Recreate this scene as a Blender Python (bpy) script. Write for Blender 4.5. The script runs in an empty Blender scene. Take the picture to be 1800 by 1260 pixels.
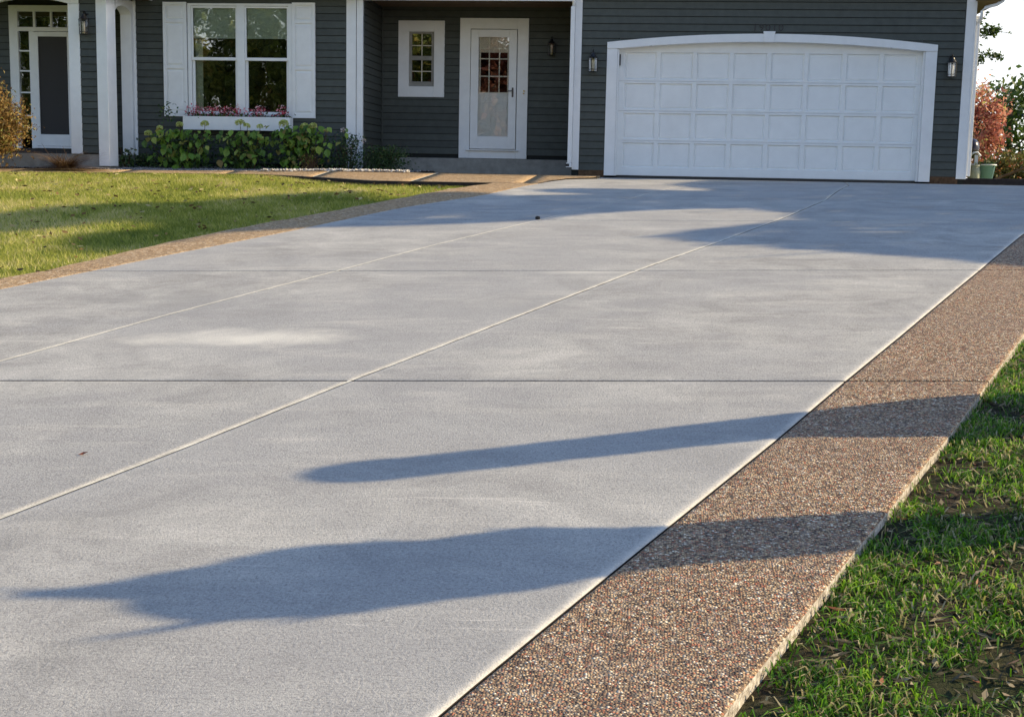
import bpy, math, random
import numpy as np
from mathutils import Vector, Matrix
random.seed(7); RNG=np.random.default_rng(7)
S=bpy.context.scene; COL=S.collection
# ------------------------------------------------------------------ camera
F_PX=2300.06; YAW=-0.1076405; PIT=0.1408720; ROL=0.0193459
CAMP=Vector((0.90351,-21.99217,0.02003))
def cam_axes():
    f=Vector((math.sin(YAW)*math.cos(PIT),math.cos(YAW)*math.cos(PIT),-math.sin(PIT)))
    r=Vector((math.cos(YAW),-math.sin(YAW),0)); u=r.cross(f); c,s=math.cos(ROL),math.sin(ROL)
    return f,c*r+s*u,-s*r+c*u
f_,r_,u_=cam_axes()
cd=bpy.data.cameras.new('camera'); cam=bpy.data.objects.new('camera',cd); COL.objects.link(cam)
M=Matrix(((r_.x,u_.x,-f_.x,CAMP.x),(r_.y,u_.y,-f_.y,CAMP.y),(r_.z,u_.z,-f_.z,CAMP.z),(0,0,0,1)))
cam.matrix_world=M; cd.sensor_width=36; cd.lens=F_PX/1800*36; cd.clip_start=.05; cd.clip_end=2000
S.camera=cam
# ------------------------------------------------------------------ light
SUN_AZ=math.radians(10.5); SUN_EL=math.radians(27)      # azimuth measured from +X towards +Y
CA,SA,TE=math.cos(SUN_AZ),math.sin(SUN_AZ),math.tan(SUN_EL)
w=bpy.data.worlds.new('World'); S.world=w; w.use_nodes=True
nt=w.node_tree; bg=nt.nodes['Background']; sky=nt.nodes.new('ShaderNodeTexSky')
sky.sky_type='NISHITA'; sky.sun_disc=False; sky.sun_elevation=SUN_EL; sky.sun_rotation=math.pi/2-SUN_AZ
sky.air_density=1.0; sky.dust_density=.8; sky.ozone_density=4.0
# bright white haze along the whole horizon, as in the overexposed sky of the photograph
tc=nt.nodes.new('ShaderNodeTexCoord'); sx_=nt.nodes.new('ShaderNodeSeparateXYZ'); nt.links.new(tc.outputs['Generated'],sx_.inputs[0])
mr=nt.nodes.new('ShaderNodeMapRange'); mr.interpolation_type='SMOOTHSTEP'; nt.links.new(sx_.outputs['Z'],mr.inputs[0])
for i_,v_ in ((1,.08),(2,.42),(3,.85),(4,0.)): mr.inputs[i_].default_value=v_
mxw=nt.nodes.new('ShaderNodeMix'); mxw.data_type='RGBA'; nt.links.new(mr.outputs[0],mxw.inputs[0]); nt.links.new(sky.outputs[0],mxw.inputs[6]); mxw.inputs[7].default_value=(5.4,5.35,5.3,1)
nt.links.new(mxw.outputs[2],bg.inputs[0]); bg.inputs[1].default_value=0.15
sl=bpy.data.lights.new('sun','SUN'); sl.energy=4.0; sl.angle=math.radians(.6); sl.color=(1,.82,.53)
so=bpy.data.objects.new('sun',sl); COL.objects.link(so)
sd=Vector((CA*math.cos(SUN_EL),SA*math.cos(SUN_EL),math.sin(SUN_EL)))
so.rotation_euler=sd.to_track_quat('Z','Y').to_euler()
S.view_settings.view_transform='Standard'; S.view_settings.look='None'
S.view_settings.exposure=0.78; S.view_settings.gamma=1; S.view_settings.use_curve_mapping=False
S.render.engine='CYCLES'; S.cycles.max_bounces=6; S.cycles.transparent_max_bounces=12
# ------------------------------------------------------------------ helpers
def link(o,parent=None):
    COL.objects.link(o)
    if parent is not None: o.parent=parent
    return o
def tag(o,label=None,cat=None,group=None,kind=None):
    if label: o['label']=label
    if cat: o['category']=cat
    if group: o['group']=group
    if kind: o['kind']=kind
    return o
def empty(name,loc=(0,0,0)):
    o=bpy.data.objects.new(name,None); o.location=loc; o.empty_display_size=.1; return link(o)
class MB:
    def __init__(s): s.v=[]; s.f=[]; s.m=[]
    def add(s,vs,fs,mi=0):
        b=len(s.v); s.v+=[tuple(p) for p in vs]
        for f in fs: s.f.append(tuple(i+b for i in f)); s.m.append(mi)
        return s
    def box(s,x0,x1,y0,y1,z0,z1,mi=0):
        v=[(x,y,z) for z in (z0,z1) for y in (y0,y1) for x in (x0,x1)]
        return s.add(v,[(0,2,3,1),(4,5,7,6),(0,1,5,4),(2,6,7,3),(0,4,6,2),(1,3,7,5)],mi)
    def tube(s,pts,r,n=8,mi=0,cap=True):
        pts=[Vector(p) for p in pts]; k=len(pts); rs=r if isinstance(r,(list,tuple)) else [r]*k
        b=len(s.v)
        for i,p in enumerate(pts):
            d=(pts[min(i+1,k-1)]-pts[max(i-1,0)]).normalized()
            a=Vector((0,0,1)) if abs(d.z)<.9 else Vector((1,0,0))
            e1=d.cross(a).normalized(); e2=d.cross(e1)
            for j in range(n):
                t=2*math.pi*j/n; s.v.append(tuple(p+rs[i]*(math.cos(t)*e1+math.sin(t)*e2)))
        for i in range(k-1):
            for j in range(n):
                q=(j+1)%n; s.f.append((b+i*n+j,b+i*n+q,b+(i+1)*n+q,b+(i+1)*n+j)); s.m.append(mi)
        if cap:
            s.f.append(tuple(b+j for j in range(n))[::-1]); s.m.append(mi)
            s.f.append(tuple(b+(k-1)*n+j for j in range(n))); s.m.append(mi)
        return s
    def lathe(s,cx,cy,prof,n=16,mi=0):
        b=len(s.v); k=len(prof)
        for (r,z) in prof:
            for j in range(n):
                t=2*math.pi*j/n; s.v.append((cx+r*math.cos(t),cy+r*math.sin(t),z))
        for i in range(k-1):
            for j in range(n):
                q=(j+1)%n; s.f.append((b+i*n+j,b+i*n+q,b+(i+1)*n+q,b+(i+1)*n+j)); s.m.append(mi)
        return s
    def mesh(s,name,mats,smooth=False):
        me=bpy.data.meshes.new(name); me.from_pydata(s.v,[],s.f)
        for m in (mats if isinstance(mats,(list,tuple)) else [mats]): me.materials.append(m)
        if any(s.m): me.polygons.foreach_set('material_index',s.m)
        if smooth: me.polygons.foreach_set('use_smooth',[True]*len(s.f))
        me.update(); return me
    def build(s,name,mats,parent=None,smooth=False,bevel=0):
        o=bpy.data.objects.new(name,s.mesh(name,mats,smooth)); link(o,parent)
        if bevel:
            b=o.modifiers.new('bevel','BEVEL'); b.width=bevel; b.segments=2; b.limit_method='ANGLE'
        return o
def npmesh(name,V,Fc,mats,col=None,smooth=False,mi=None):
    """V (n,3); Fc (m,k) constant k faces"""
    me=bpy.data.meshes.new(name); V=np.asarray(V,np.float32); Fc=np.asarray(Fc,np.int32); m,k=Fc.shape
    me.vertices.add(len(V)); me.vertices.foreach_set('co',V.ravel())
    me.loops.add(m*k); me.loops.foreach_set('vertex_index',Fc.ravel())
    me.polygons.add(m); me.polygons.foreach_set('loop_start',np.arange(m,dtype=np.int32)*k)
    me.polygons.foreach_set('loop_total',np.full(m,k,np.int32))
    if smooth: me.polygons.foreach_set('use_smooth',np.ones(m,bool))
    if mi is not None: me.polygons.foreach_set('material_index',np.asarray(mi,np.int32))
    for mt in (mats if isinstance(mats,(list,tuple)) else [mats]): me.materials.append(mt)
    me.update(calc_edges=True)
    if col is not None:
        a=me.attributes.new('tone','FLOAT','POINT'); a.data.foreach_set('value',np.asarray(col,np.float32))
    return me
def npobj(name,*a,parent=None,**k):
    o=bpy.data.objects.new(name,npmesh(name,*a,**k)); return link(o,parent)
# ------------------------------------------------------------------ materials
class NM:
    def __init__(s,name):
        s.mat=bpy.data.materials.new(name); s.mat.use_nodes=True; s.t=s.mat.node_tree; s.t.nodes.clear()
        s.out=s.n('ShaderNodeOutputMaterial')
    def n(s,ty,**k):
        x=s.t.nodes.new(ty)
        for a,b in k.items(): setattr(x,a,b)
        return x
    def l(s,a,b): s.t.links.new(a,b)
    def pos(s): return s.n('ShaderNodeNewGeometry').outputs['Position']
    def mapping(s,vec,scale,rot=(0,0,0)):
        m=s.n('ShaderNodeMapping'); s.l(vec,m.inputs['Vector']); m.inputs['Scale'].default_value=scale; m.inputs['Rotation'].default_value=rot; return m.outputs[0]
    def noise(s,vec,scale,detail=4,rough=.55,dist=0):
        x=s.n('ShaderNodeTexNoise'); s.l(vec,x.inputs['Vector']); x.inputs['Scale'].default_value=scale
        x.inputs['Detail'].default_value=detail; x.inputs['Roughness'].default_value=rough; x.inputs['Distortion'].default_value=dist; return x.outputs['Fac']
    def ramp(s,fac,stops,interp='LINEAR'):
        r=s.n('ShaderNodeValToRGB'); s.l(fac,r.inputs[0]); r.color_ramp.interpolation=interp
        e=r.color_ramp.elements
        while len(e)<len(stops): e.new(.5)
        for i,(p,c) in enumerate(stops):
            e[i].position=p; e[i].color=(c if len(c)==4 else (*c,1)) if isinstance(c,tuple) else (c,c,c,1)
        return r.outputs[0]
    def mix(s,fac,a,b,mode='MIX'):
        m=s.n('ShaderNodeMix',data_type='RGBA',blend_type=mode)
        for i,v in ((0,fac),(6,a),(7,b)):
            if hasattr(v,'is_linked'): s.l(v,m.inputs[i])
            else: m.inputs[i].default_value=(v if i==0 else ((*v,1) if isinstance(v,tuple) else (v,v,v,1)))
        return m.outputs[2]
    def math(s,op,a,b=0):
        m=s.n('ShaderNodeMath',operation=op)
        for i,v in ((0,a),(1,b)):
            if hasattr(v,'is_linked'): s.l(v,m.inputs[i])
            else: m.inputs[i].default_value=v
        return m.outputs[0]
    def pr(s,color,rough=.7,bump=None,bstr=.3,bdist=.01,spec=.3,transl=None,metal=0):
        p=s.n('ShaderNodeBsdfPrincipled')
        if hasattr(color,'is_linked'): s.l(color,p.inputs['Base Color'])
        else: p.inputs['Base Color'].default_value=(*color,1)
        if hasattr(rough,'is_linked'): s.l(rough,p.inputs['Roughness'])
        else: p.inputs['Roughness'].default_value=rough
        p.inputs['Specular IOR Level'].default_value=spec; p.inputs['Metallic'].default_value=metal
        if bump is not None:
            b=s.n('ShaderNodeBump'); b.inputs['Strength'].default_value=bstr; b.inputs['Distance'].default_value=bdist
            s.l(bump,b.inputs['Height']); s.l(b.outputs[0],p.inputs['Normal'])
        sh=p.outputs[0]
        if transl:
            t=s.n('ShaderNodeBsdfTranslucent')
            if hasattr(color,'is_linked'): s.l(color,t.inputs[0])
            else: t.inputs[0].default_value=(*color,1)
            mx=s.n('ShaderNodeMixShader'); mx.inputs[0].default_value=transl; s.l(sh,mx.inputs[1]); s.l(t.outputs[0],mx.inputs[2]); sh=mx.outputs[0]
        s.l(sh,s.out.inputs[0]); return s.mat
def m_concrete():
    k=NM('broom_finished_concrete'); P=k.pos()
    big=k.noise(P,.5,3,.6); mid=k.noise(P,1.7,6,.68,.5); streak=k.noise(k.mapping(P,(.7,3.2,1),(0,0,.12)),1.6,5,.65,.3)
    fine=k.noise(P,230,2,.7); grain=k.noise(P,95,3,.75); fine2=k.noise(P,38,4,.7)
    brush=k.noise(k.mapping(P,(4,190,1),(0,0,.34)),1,3,.6)
    c=k.ramp(mid,[(.34,(.27,.26,.24)),(.45,(.355,.34,.315)),(.55,(.43,.415,.38)),(.66,(.53,.51,.465))])
    c=k.mix(k.ramp(big,[(.42,.0),(.58,.65)]),c,(.315,.31,.305))
    c=k.mix(k.ramp(streak,[(.52,0.),(.72,.55)]),c,(.58,.55,.49))
    c=k.mix(k.ramp(streak,[(.28,.5),(.42,.0)]),c,(.30,.295,.28))
    c=k.mix(k.ramp(brush,[(.35,.2),(.55,0.)]),c,(.24,.235,.225))
    c=k.mix(k.ramp(grain,[(.34,.75),(.50,0.)]),c,(.13,.125,.12))
    c=k.mix(k.ramp(grain,[(.56,0.),(.74,.5)]),c,(.68,.65,.6))
    c=k.mix(k.ramp(fine,[(.3,.5),(.6,0.)]),c,(.15,.15,.145))
    c=k.mix(k.ramp(fine2,[(.60,0.),(.8,.3)]),c,(.60,.57,.51))
    spots=k.noise(P,7,2,.4); c=k.mix(k.ramp(spots,[(.70,0.),(.78,.3)]),c,(.27,.265,.26))
    oi=k.n('ShaderNodeObjectInfo'); c=k.mix(k.math('MULTIPLY',oi.outputs['Random'],.22),c,(.33,.325,.32))
    a=k.n('ShaderNodeAttribute',attribute_name='tone'); en=k.noise(P,11,4,.7)
    ef=k.math('MULTIPLY',a.outputs['Fac'],k.ramp(en,[(.3,.2),(.6,.8)]))
    sc_=k.noise(k.mapping(P,(1.1,16,1),(0,0,.5)),1.3,3,.6,1.2); c=k.mix(k.ramp(sc_,[(.69,0.),(.75,.4)]),c,(.60,.57,.52)); c=k.mix(1,c,(1.245,1.225,1.185),'MULTIPLY')
    for (cx_,cy_,rx_,ry_,st_,cl_) in ((-1.75,-13.9,.75,.30,.75,(.78,.73,.62)),(-2.6,-12.6,1.1,.7,.5,(.30,.29,.27)),(1.0,-9.9,1.0,.5,.35,(.34,.33,.31)),(.0,-13.0,1.2,.6,.4,(.33,.32,.30)),(.35,-11.4,.45,.12,.5,(.70,.66,.57))):
        mp=k.n('ShaderNodeVectorMath',operation='SUBTRACT'); k.l(P,mp.inputs[0]); mp.inputs[1].default_value=(cx_,cy_,0)
        ms=k.n('ShaderNodeVectorMath',operation='MULTIPLY'); k.l(mp.outputs[0],ms.inputs[0]); ms.inputs[1].default_value=(1/rx_,1/ry_,0)
        ln=k.n('ShaderNodeVectorMath',operation='LENGTH'); k.l(ms.outputs[0],ln.inputs[0]); dd_=k.math('ADD',ln.outputs['Value'],k.math('MULTIPLY',k.math('SUBTRACT',mid,.5),2.2))
        c=k.mix(k.math('MULTIPLY',k.ramp(dd_,[(.15,1.),(1.,0.)]),st_),c,cl_)
    c=k.mix(ef,c,(.70,.66,.58))
    h=k.mix(.45,grain,k.mix(.5,brush,fine))
    return k.pr(c,.88,h,.8,.008,.2)
def m_aggregate(name,warm):
    k=NM(name); P=k.pos()
    v=k.n('ShaderNodeTexVoronoi'); k.l(P,v.inputs['Vector']); v.inputs['Scale'].default_value=116; v.inputs['Randomness'].default_value=1
    v2=k.n('ShaderNodeTexVoronoi'); k.l(P,v2.inputs['Vector']); v2.inputs['Scale'].default_value=150
    cv=k.n('ShaderNodeSeparateColor'); k.l(v.outputs['Color'],cv.inputs[0])
    if warm: st=[(0,(.10,.06,.035)),(.12,(.30,.17,.08)),(.35,(.48,.30,.14)),(.65,(.58,.41,.22)),(.9,(.75,.62,.44))]
    else: st=[(0,(.022,.018,.02)),(.20,(.13,.075,.05)),(.36,(.27,.165,.095)),(.52,(.47,.32,.18)),(.66,(.42,.14,.075)),(.76,(.58,.44,.27)),(.93,(.85,.76,.60))]
    c=k.ramp(cv.outputs[0],st,'CONSTANT')
    cv2=k.n('ShaderNodeSeparateColor'); k.l(v2.outputs['Color'],cv2.inputs[0])
    c=k.mix(k.ramp(cv2.outputs[1],[(.5,0.),(.55,.45)]),c,k.ramp(cv2.outputs[0],st,'CONSTANT'))
    edge=k.ramp(v.outputs['Distance'],[(.42,0.),(.75,.75)])
    c=k.mix(edge,c,(.20,.14,.09) if warm else (.13,.105,.085))
    vc=k.n('ShaderNodeTexVoronoi'); k.l(P,vc.inputs['Vector']); vc.inputs['Scale'].default_value=34; cs=k.n('ShaderNodeSeparateColor'); k.l(vc.outputs['Color'],cs.inputs[0]); c=k.mix(k.ramp(cs.outputs[2],[(.0,.5 if warm else .3),(.3,.0)]),c,(.10,.07,.05)); c=k.mix(k.ramp(cs.outputs[2],[(.75,.0),(1.,.45 if warm else .2)]),c,(.72,.6,.44) if warm else (.62,.52,.42))
    big=k.noise(P,1.3,3,.6); c=k.mix(k.ramp(big,[(.35,.0),(.7,.3)]),c,(.3,.24,.17) if warm else (.22,.165,.13))
    c=k.mix(1,c,(1.18,1.16,1.12),'MULTIPLY'); inv=k.math('SUBTRACT',1,v.outputs['Distance'])
    return k.pr(c,.85,inv,.8,.008,.12)
def m_cement_edge():
    k=NM('cement_edge'); P=k.pos(); a=k.noise(P,45,4,.7)
    return k.pr(k.ramp(a,[(.34,(.14,.115,.085)),(.5,(.38,.33,.26)),(.68,(.60,.55,.46))]),.9,a,.8,.01)
def m_simple(name,c,rough=.6,var=.12,scale=20,bstr=.15,spec=.3,metal=0,objvar=0.,dark=None):
    k=NM(name); P=k.pos(); a=k.noise(P,scale,4,.6)
    lo=tuple(x*(1-var) for x in c); hi=tuple(min(1,x*(1+var)) for x in c)
    cc=k.ramp(a,[(.3,lo),(.7,hi)])
    if dark:   # weathering: sparse dirt
        d=k.noise(k.mapping(P,(1,1,.35)),dark[0],5,.7); cc=k.mix(k.ramp(d,[(.52,0.),(.75,dark[1])]),cc,dark[2])
    if objvar:
        oi=k.n('ShaderNodeObjectInfo'); cc=k.mix(oi.outputs['Random'],k.mix(1,cc,(1-objvar,)*3,'MULTIPLY'),k.mix(1,cc,(1+objvar,)*3,'MULTIPLY'))
    return k.pr(cc,rough,a,bstr,.004,spec,metal=metal)
def m_leaf(name,stops,rough=.5,transl=.35,spec=.3,scale=None):
    k=NM(name); a=k.n('ShaderNodeAttribute',attribute_name='tone'); f=a.outputs['Fac']
    return k.pr(k.ramp(f,stops),rough,None,spec=spec,transl=transl)
def m_objleaf(name,stops,transl=.3):
    k=NM(name); oi=k.n('ShaderNodeObjectInfo'); P=k.pos(); v=k.noise(P,60,3,.6)
    c=k.ramp(oi.outputs['Random'],stops); c=k.mix(k.ramp(v,[(.4,0.),(.7,.3)]),c,(.02,.05,.012))
    return k.pr(c,.45,v,.2,.003,.4,transl=transl)
def m_glass(name,refl=.13,tint=(.9,.95,.93)):
    k=NM(name); g=k.n('ShaderNodeBsdfGlossy'); g.inputs['Roughness'].default_value=.012; g.inputs[0].default_value=(1,1,1,1)
    P=k.pos(); b=k.n('ShaderNodeBump'); b.inputs['Strength'].default_value=.06; b.inputs['Distance'].default_value=.02
    k.l(k.noise(P,3.2,2,.5),b.inputs['Height']); k.l(b.outputs[0],g.inputs['Normal'])
    t=k.n('ShaderNodeBsdfTransparent'); t.inputs[0].default_value=(*tint,1)
    lw=k.n('ShaderNodeFresnel'); lw.inputs[0].default_value=1.5
    fac=k.math('ADD',lw.outputs[0],refl-.04)
    mx=k.n('ShaderNodeMixShader'); k.l(fac,mx.inputs[0]); k.l(t.outputs[0],mx.inputs[1]); k.l(g.outputs[0],mx.inputs[2]); k.l(mx.outputs[0],k.out.inputs[0]); return k.mat
CONC=m_concrete(); AGR=m_aggregate('exposed_aggregate_grey',False); AGW=m_aggregate('exposed_aggregate_tan',True); CEM=m_cement_edge()
JOINT=m_simple('pale_joint_sealant',(.62,.585,.48),.85,.35,9)
SIDING=m_simple('grey_green_clapboard',(.076,.083,.072),.62,.10,9,.12,.25,objvar=.12,dark=(3,.25,(.05,.045,.04)))
WHITE=m_simple('white_paint',(.84,.84,.82),.45,.035,6,.05,.35,dark=(2.5,.10,(.5,.47,.4)))
WHITE2=m_simple('white_garage_door_paint',(.86,.865,.84),.5,.03,5,.05,.3,dark=(1.6,.12,(.52,.5,.46)))
FOUND=m_simple('foundation_concrete',(.30,.29,.26),.9,.18,7,.4,.2)
DIRTSHADE=m_simple('dirt_and_shadow_edge',(.035,.028,.022),.95,.4,30,.6,.1)  # slab sides: soil colour with the shadow of gaps and edges darkened in
DARKIN=m_simple('dark_interior',(.02,.02,.02),.9,.1)
BLACK=m_simple('black_metal',(.012,.012,.013),.4,.2,30,.1,.5)
BRONZE=m_simple('bronze_metal',(.06,.045,.035),.4,.2,30,.1,.5)
BRASS=m_simple('brass',(.5,.36,.12),.3,.1,30,.05,.5,metal=1)
BLIND=m_simple('cream_blind',(.80,.77,.64),.8,.05,12,.1,.2)
LACE=m_simple('lace_curtain',(.66,.61,.50),.9,.25,60,.3,.2)
SCREEN=m_simple('grey_insect_screen',(.055,.052,.05),.8,.15,200,.2,.2)
SHINGLE=m_simple('roof_shingle',(.07,.065,.06),.9,.3,12,.4,.1)
BROWN=m_simple('brown_soffit',(.13,.09,.06),.8,.1)
TIMBER=m_simple('dark_timber',(.035,.03,.035),.85,.3,15,.4,.2)
GLASS=m_glass('window_glass',.18); GLASS2=m_glass('storm_glass',.11,(.98,.99,.98)); GLASSL=m_glass('lantern_glass',.2,(.95,.95,.95))
BARK=m_simple('bark',(.09,.07,.055),.9,.35,25,.6,.15)
TWIG=m_simple('brown_twig',(.10,.06,.035),.9,.35,25,.4,.15)
TEAL=m_simple('teal_plastic',(.24,.42,.50),.45,.12,8,.05,.4)
STONEP=m_simple('pale_stone',(.42,.42,.32),.85,.2,12,.3,.2)
SOIL=None
def m_soil():
    k=NM('soil_and_thatch'); P=k.pos(); a=k.noise(P,22,6,.75); b=k.noise(P,2.2,4,.6)
    c=k.ramp(a,[(.3,(.018,.014,.012)),(.5,(.06,.045,.03)),(.68,(.13,.10,.06)),(.8,(.2,.17,.11))])
    c=k.mix(k.ramp(b,[(.4,0.),(.6,.6)]),c,(.035,.055,.015))
    return k.pr(c,.95,a,1,.03,.1)
SOIL=m_soil()
def m_lawnbase():
    k=NM('lawn_base'); P=k.pos(); a=k.noise(P,30,6,.75); b=k.noise(P,1.1,4,.6)
    c=k.ramp(a,[(.3,(.09,.11,.02)),(.55,(.22,.27,.05)),(.75,(.38,.36,.10))])
    c=k.mix(k.ramp(b,[(.4,0.),(.65,.5)]),c,(.30,.26,.07))
    return k.pr(c,.95,a,1,.03,.1)
LAWNB=m_lawnbase()
BEDM=m_simple('grey_gravel_bed',(.17,.155,.15),.9,.5,70,.9,.2)
# ------------------------------------------------------------------ ground shape
def zprof(Y,y0=3.5,wd=1.0,h=1.62,a=.005):
    u=-np.asarray(Y,float); sp=lambda t: wd*np.logaddexp(0,t/wd)
    s=(h-.03-a*22)/(sp(22-y0)-sp(-y0))
    return -.03-a*u-s*(sp(np.minimum(u,34)-y0)-sp(-y0))
def zg(X,Y):
    X=np.asarray(X,float); Y=np.asarray(Y,float)
    return zprof(Y)+.03*(np.clip(X,-14,12)-2)*np.clip(-Y/12,0,1.2)
def curve(pts):
    pts=sorted(pts,key=lambda p:p[1]); ys=np.array([p[1] for p in pts]); xs=np.array([p[0] for p in pts])
    return lambda Y: np.interp(Y,ys,xs)
Lc=curve([(-9.2,-25),(-5.6,-15),(-4.258,-12.141),(-3.951,-11.471),(-3.506,-10.421),(-2.853,-8.98),(-2.084,-6.948),(-1.286,-5.449),(-.80,-3.6),(-.46,-1.95),(-.06,-1.45),(-.05,0.2)])
Bc=curve([(-7.0,-25),(-3.95,-17),(-3.011,-14.552),(-2.481,-13.13),(-1.762,-11.431),(-1.172,-9.901),(-.358,-8.042),(.585,-5.746),(1.328,-3.4),(2.1,0.2)])
Ac=curve([(-4.7,-25),(-2.6,-19.8),(-1.599,-17.281),(-1.244,-16.398),(-.721,-14.985),(-.1,-13.445),(.826,-11.159),(1.435,-9.743),(2.267,-7.666),(2.908,-5.795),(3.586,-2.9),(3.95,0.2)])
Ec=curve([(-1.9,-25),(.368,-18.752),(.82,-17.666),(1.486,-16.098),(1.915,-15.044),(2.4,-13.881),(3.532,-11.116),(4.395,-8.978),(5.1,-7.5),(6.1,-5.9),(7.7,-4.4),(9.8,-3.4),(10,0.2)])
Oc=curve([(-1.2,-25),(1.118,-18.707),(2.342,-15.818),(2.618,-15.12),(3.122,-13.888),(4.25,-11.3),(5.2,-9.2),(6.1,-7.6),(7.2,-6.2),(8.6,-5.2),(11,-4.3),(12,0.2)])
Mc=curve([(-9.8,-25),(-6.2,-15.2),(-4.78,-12.3),(-4.495,-11.683),(-4.261,-11.13),(-3.869,-9.763),(-3.4,-8.55),(-2.896,-7.459),(-2.52,-6.5),(-2.197,-5.655),(-1.8,-4.5),(-1.449,-3.63),(-1.42,-3.42)])
# terrain: one sheet to the horizon, stepping under the paved surfaces
def lawn_lift(X,Y):
    sm=lambda t: np.clip(t,0,1)**2*(3-2*np.clip(t,0,1))
    return .06*sm((-3.9-X)/1.6)*sm((Y+5.0)/2.4)*(X<-2)
def build_ground():
    xs=np.unique(np.concatenate([np.linspace(-400,-30,12),np.linspace(-30,-12,12),np.arange(-12,12.01,.3),np.linspace(12.5,40,14),np.linspace(60,400,10)]))
    ys=np.unique(np.concatenate([np.linspace(-400,-60,10),np.linspace(-58,-24,14),np.arange(-24,3.01,.3),np.linspace(4,40,16),np.linspace(60,500,10)]))
    X,Y=np.meshgrid(xs,ys); Z=zg(X,Y)
    Z=np.where(Y>0,-.03,Z)
    paved=(X>Mc(np.clip(Y,-25,-3.42)))&(X<Oc(np.clip(Y,-25,.2)))
    Z=Z-np.where(paved,.10,.085)+np.where((X>1.0)&(Y<-4),.045,0)+lawn_lift(X,Y)
    V=np.stack([X,Y,Z],-1).reshape(-1,3); nx=len(xs); ny=len(ys)
    i=np.arange(nx*ny).reshape(ny,nx); Fc=np.stack([i[:-1,:-1],i[:-1,1:],i[1:,1:],i[1:,:-1]],-1).reshape(-1,4)
    cx=(X[:-1,:-1]+X[1:,1:]).ravel()/2; mi=(cx>0).astype(int)*0
    right=(cx>0)&(((Y[:-1,:-1]+Y[1:,1:]).ravel()/2)<-2)
    o=npobj('ground',V,Fc,[LAWNB,SOIL],smooth=True,mi=right.astype(int)); tag(o,'ground falling from the house to the street',kind='structure'); return o
build_ground()
# paving slabs --------------------------------------------------------------
def slab(name,fL,fR,y0,y1,mats,parent,gapL=.006,gapR=.006,gy=.011,edgeR=0,edgeL=0,zoff=0,thick=.12,nx=10,wob=0,zfun=None,label=None):
    zf=zfun or zg
    ny=max(6,int((y1-y0)/.25)); ys=np.concatenate([[y0+gy,y0+gy+.012],np.linspace(y0+.06,y1-.06,ny),[y1-gy-.012,y1-gy]])
    rows=[]; tone=[]
    for j,Y in enumerate(ys):
        a=float(fL(Y))+gapL; b=float(fR(Y))-gapR
        if wob: b+=wob*(math.sin(Y*7.3)+math.sin(Y*17.1+1)*.5+math.sin(Y*41)*.3)
        e=[a,a+.01,a+.03]+list(np.linspace(a+.06,b-.06,nx))+[b-.036,b-.016,b]
        n=len(e)
        for i,x in enumerate(e):
            edge=min(i,n-1-i,j,len(ys)-1-j); dz=-.005 if edge==0 else 0
            rows.append((x,Y,float(zf(x,Y))+zoff+dz))
            t=0
            if i>=n-3: t=edgeR*(.25,.8,1)[i-(n-3)]
            if i<=2: t=max(t,edgeL)
            tone.append(t)
    n=nx+6; ny2=len(ys); V=list(rows); Fq=[]; mi=[]
    for j in range(ny2-1):
        for i in range(n-1):
            a=j*n+i; Fq.append((a,a+1,a+n+1,a+n)); mi.append(0)
    ring=[i for i in range(n)]+[j*n+n-1 for j in range(1,ny2)]+[(ny2-1)*n+i for i in range(n-2,-1,-1)]+[j*n for j in range(ny2-2,0,-1)]
    b0=len(V)
    for r in ring: x,y,z=V[r]; V.append((x,y,z-thick)); tone.append(0)
    m=len(ring)
    for q in range(m):
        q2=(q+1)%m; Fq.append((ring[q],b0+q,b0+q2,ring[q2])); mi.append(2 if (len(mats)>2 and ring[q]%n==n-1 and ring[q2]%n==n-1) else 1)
    o=npobj(name,V,Fq,mats,col=tone,mi=mi,parent=parent)
    if label: o['label']=label
    return o
drive=tag(empty('driveway',(0,-10,zg(0,-10))),'wide grey concrete driveway climbing to the garage',kind='structure')
def parent_keep(o,p): o.parent=p; o.matrix_parent_inverse=Matrix.Translation(-p.location)
JY=[-25,-19.7,-15.03,-11.32,-8.0,-5.68,-2.95,0.12]
def rowslab(i,fL,fR,**k):
    o=slab('concrete_slab',fL,fR,JY[i],JY[i+1],[CONC,DIRTSHADE],None,**k); parent_keep(o,drive)
for i in range(len(JY)-1):
    rowslab(i,Lc,Bc,gapR=.0065,edgeR=.25,edgeL=.25)
    rowslab(i,Bc,Ac,gapL=.0065,gapR=.0085,edgeL=.25,edgeR=.25)
    rowslab(i,Ac,Ec,gapL=.0085,gapR=.004,edgeR=.8,edgeL=.25)
for c_,wd in ((Bc,.0060),(Ac,.0078)):
    for i in range(len(JY)-1):
        ys=np.linspace(JY[i]+.004,JY[i+1]-.004,24); mb=MB(); vs=[]
        for j,Y in enumerate(ys):
            x=float(c_(Y)); z=float(zg(x,Y))-.0005; wv=wd*(1+.3*math.sin(Y*13+x*5)+.2*math.sin(Y*37))*(1 if Y<-9 else max(.55,.75+.3*math.sin(Y*3.1)))
            vs+=[(x-wv,Y,z),(x,Y,z+.0004),(x+wv,Y,z)]
        fs=[]
        for j in range(len(ys)-1):
            a=3*j; fs+=[(a,a+1,a+4,a+3),(a+1,a+2,a+5,a+4)]
        mb.add(vs,fs); o=mb.build('joint_sealant',JOINT); parent_keep(o,drive)
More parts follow.
